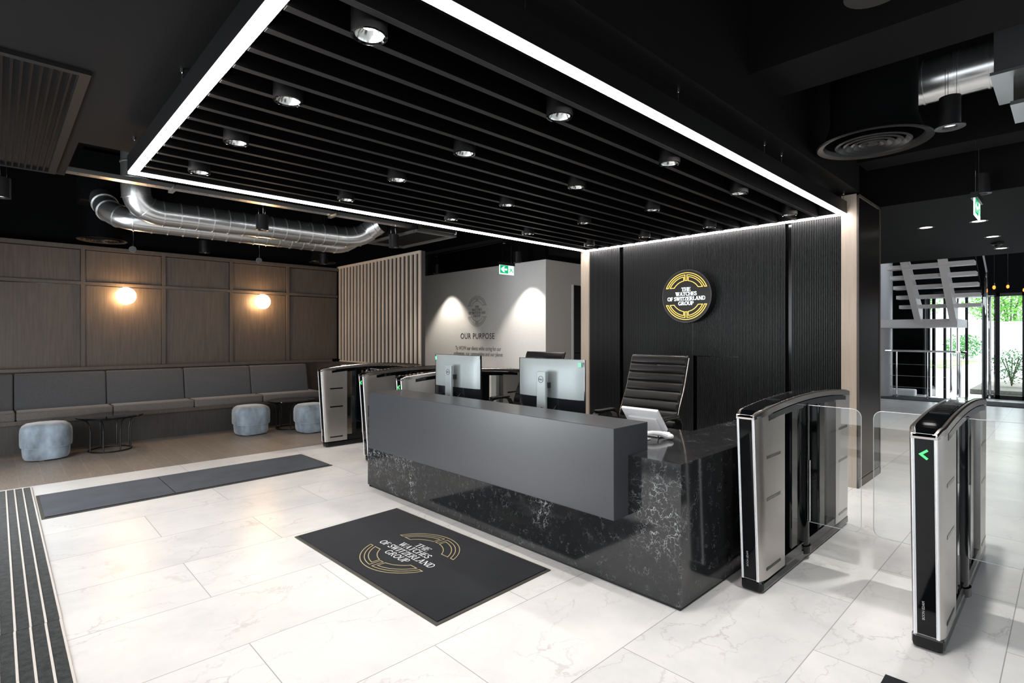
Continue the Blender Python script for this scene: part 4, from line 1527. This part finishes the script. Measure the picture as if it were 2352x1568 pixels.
pp = thing('sprinkler_pipe', 'thin grey sprinkler pipe crossing the black ceiling above the pale wall', 'pipe', (5.65, 7, 2.84))
MB().cyl((5.62, 5.6, 2.855), (5.74, 9.2, 2.855), .012, seg=8).build('pipe', 'soffit_grey', pp)
for y, x in ((6.05, 5.635), (7.9, 5.70)):
    MB().cyl((x, y, 2.83), (x, y, 2.88), .012, seg=8).cyl((x, y, 2.82), (x, y, 2.83), .022, seg=10).build('sprinkler_head', 'chrome', pp)

for x, y, z, lab in ((1.14, 7.52, 2.40, 'small round black disc hanging below the left end of the far duct'), (2.52, 7.48, 2.40, 'small round black disc hanging below the middle of the far duct')):
    t = thing('hanging_sensor', lab, 'sensor', (x, y, z), 0, 'discs hanging below the ducts')
    MB().cyl((0, -.012, 0), (0, .012, 0), .035, seg=20).build('disc', 'grey_fabric', t, world=False)
    MB().tube([(0, 0, .03), (.008, 0, .12), (0, 0, .21)], .004, 6).build('stem', 'chrome', t, world=False)


def diffuser(label, x, y, z, r, duct_r, top):
    t = thing('round_diffuser', label, 'air diffuser', (x, y, z), 0, 'round ceiling diffusers')
    f = MB()
    f.lathe([(r, .0), (r * .975, -.008), (r * .87, .002), (r * .84, .03)], 0, 0, 48, cap=False)
    f.build('flange', 'fitting_grey', t, smooth=True, world=False)
    for q in (.66, .52, .38, .24):
        MB().lathe([(r * q, -.004), (r * (q - .035), -.012), (r * (q - .10), .02), (r * (q - .10), .03), (r * (q - .02), .0)], 0, 0, 40, cap=False).build('cone_ring', 'black_metal', t, smooth=True, world=False)
    MB().lathe([(0, -.01), (r * .10, -.008), (r * .12, .01)], 0, 0, 20, cap=False).build('centre_cap', 'black_metal', t, smooth=True, world=False)
    MB().lathe([(r * .86, .03), (duct_r, .16), (duct_r, top - z)], 0, 0, 40, cap=False).build('neck_duct', 'ceiling_black', t, smooth=True, world=False)


diffuser('large round black ceiling diffuser at upper right, hung on a black duct', 4.49, .985, 2.765, .350, .26, 3.6)
diffuser('round black ceiling diffuser above the wood panelling at the left', .985, 8.62, 2.625, .265, .2, 3.6)
diffuser('round black ceiling diffuser above the corner of wood wall and slatted screen', 4.05, 8.93, 2.66, .22, .17, 3.6)

gr = thing('ceiling_grille', 'black linear ceiling grille with long bars at the upper left', 'ceiling grille', (.1, 4.55, 2.715))
MB().box(-.50, .345, 3.40, 3.44, 2.700, 2.72).box(-.50, .345, 5.64, 5.68, 2.700, 2.72).box(.30, .345, 3.44, 5.64, 2.700, 2.72).box(-.50, -.46, 3.44, 5.64, 2.700, 2.72).build('frame', 'fitting_grey', gr)
for k in range(21):
    x = .270 - .036 * k
    MB().box(x - .005, x + .005, 3.44, 5.64, 2.702, 2.72).build('bar', 'bronze_black', gr)
MB().box(-.46, .30, 3.44, 5.64, 2.7185, 2.7195).build('backing', 'groove_black', gr)


# ---- exit signs
def exit_sign(label, x0, x1, y, z0, z1, top):
    t = thing('exit_sign', label, 'exit sign', ((x0 + x1) / 2, y, z1), 0, None)
    W, H = x1 - x0, z1 - z0
    MB().box(x0 - .006, x1 + .006, y - .022, y + .022, z1, z1 + .045).build('housing', 'black_metal', t)
    MB().box(x0, x1, y - .005, y + .005, z0, z1).build('light_panel', 'exit_white', t)
    yy = y - .0065
    q = lambda a, b: (x0 + a * W, yy, z0 + b * H)
    g = MB().prism([q(.03, .12), q(.60, .12), q(.60, .98), q(.03, .98)], (0, .001, 0))
    g.build('green_field', 'exit_green', t)
    a = MB().prism([(p[0], p[1] - .001, p[2]) for p in (q(.07, .55), q(.26, .86), q(.38, .86), q(.27, .65), q(.52, .65), q(.52, .45), q(.27, .45), q(.38, .24), q(.26, .24))], (0, .0008, 0))
    a.build('white_arrow', 'exit_white', t)
    man = MB()
    for pts, wd in (([(.76, .66), (.80, .50)], .07), ([(.78, .64), (.70, .58), (.66, .48)], .03), ([(.78, .64), (.84, .58), (.88, .60)], .03), ([(.80, .50), (.74, .40), (.68, .26)], .04), ([(.80, .50), (.88, .38), (.92, .28)], .04)):
        v, f = ribbon([(p[0] * W, p[1] * H) for p in pts], wd * W)
        man.add([(x0 + p[0], yy, z0 + p[1]) for p in v], f)
    n = 12
    man.add([(x0 + W * .755 + .018 * W * 1.3 * math.cos(2 * PI * i / n), yy, z0 + H * .77 + .018 * W * 1.3 * math.sin(2 * PI * i / n)) for i in range(n)], [tuple(range(n))])
    man.add([q(.93, .25), q(.955, .25), q(.955, .95), q(.93, .95)], [(0, 1, 2, 3)])
    man.v = [tuple(p) for p in man.v]
    man.build('running_figure', 'exit_green', t)
    for k in (.18, .82):
        MB().cyl((x0 + k * W, y, z1 + .045), (x0 + k * W, y, top), .0022, seg=5).build('suspension_wire', 'chrome', t)
    return t


exit_sign('green exit sign with left arrow hanging before the pale wall', 5.49, 5.79, 6.0, 2.335, 2.475, 3.6)
exit_sign('green exit sign seen nearly edge-on at the upper right', 5.62, 5.97, .545, 2.365, 2.50, 2.97)
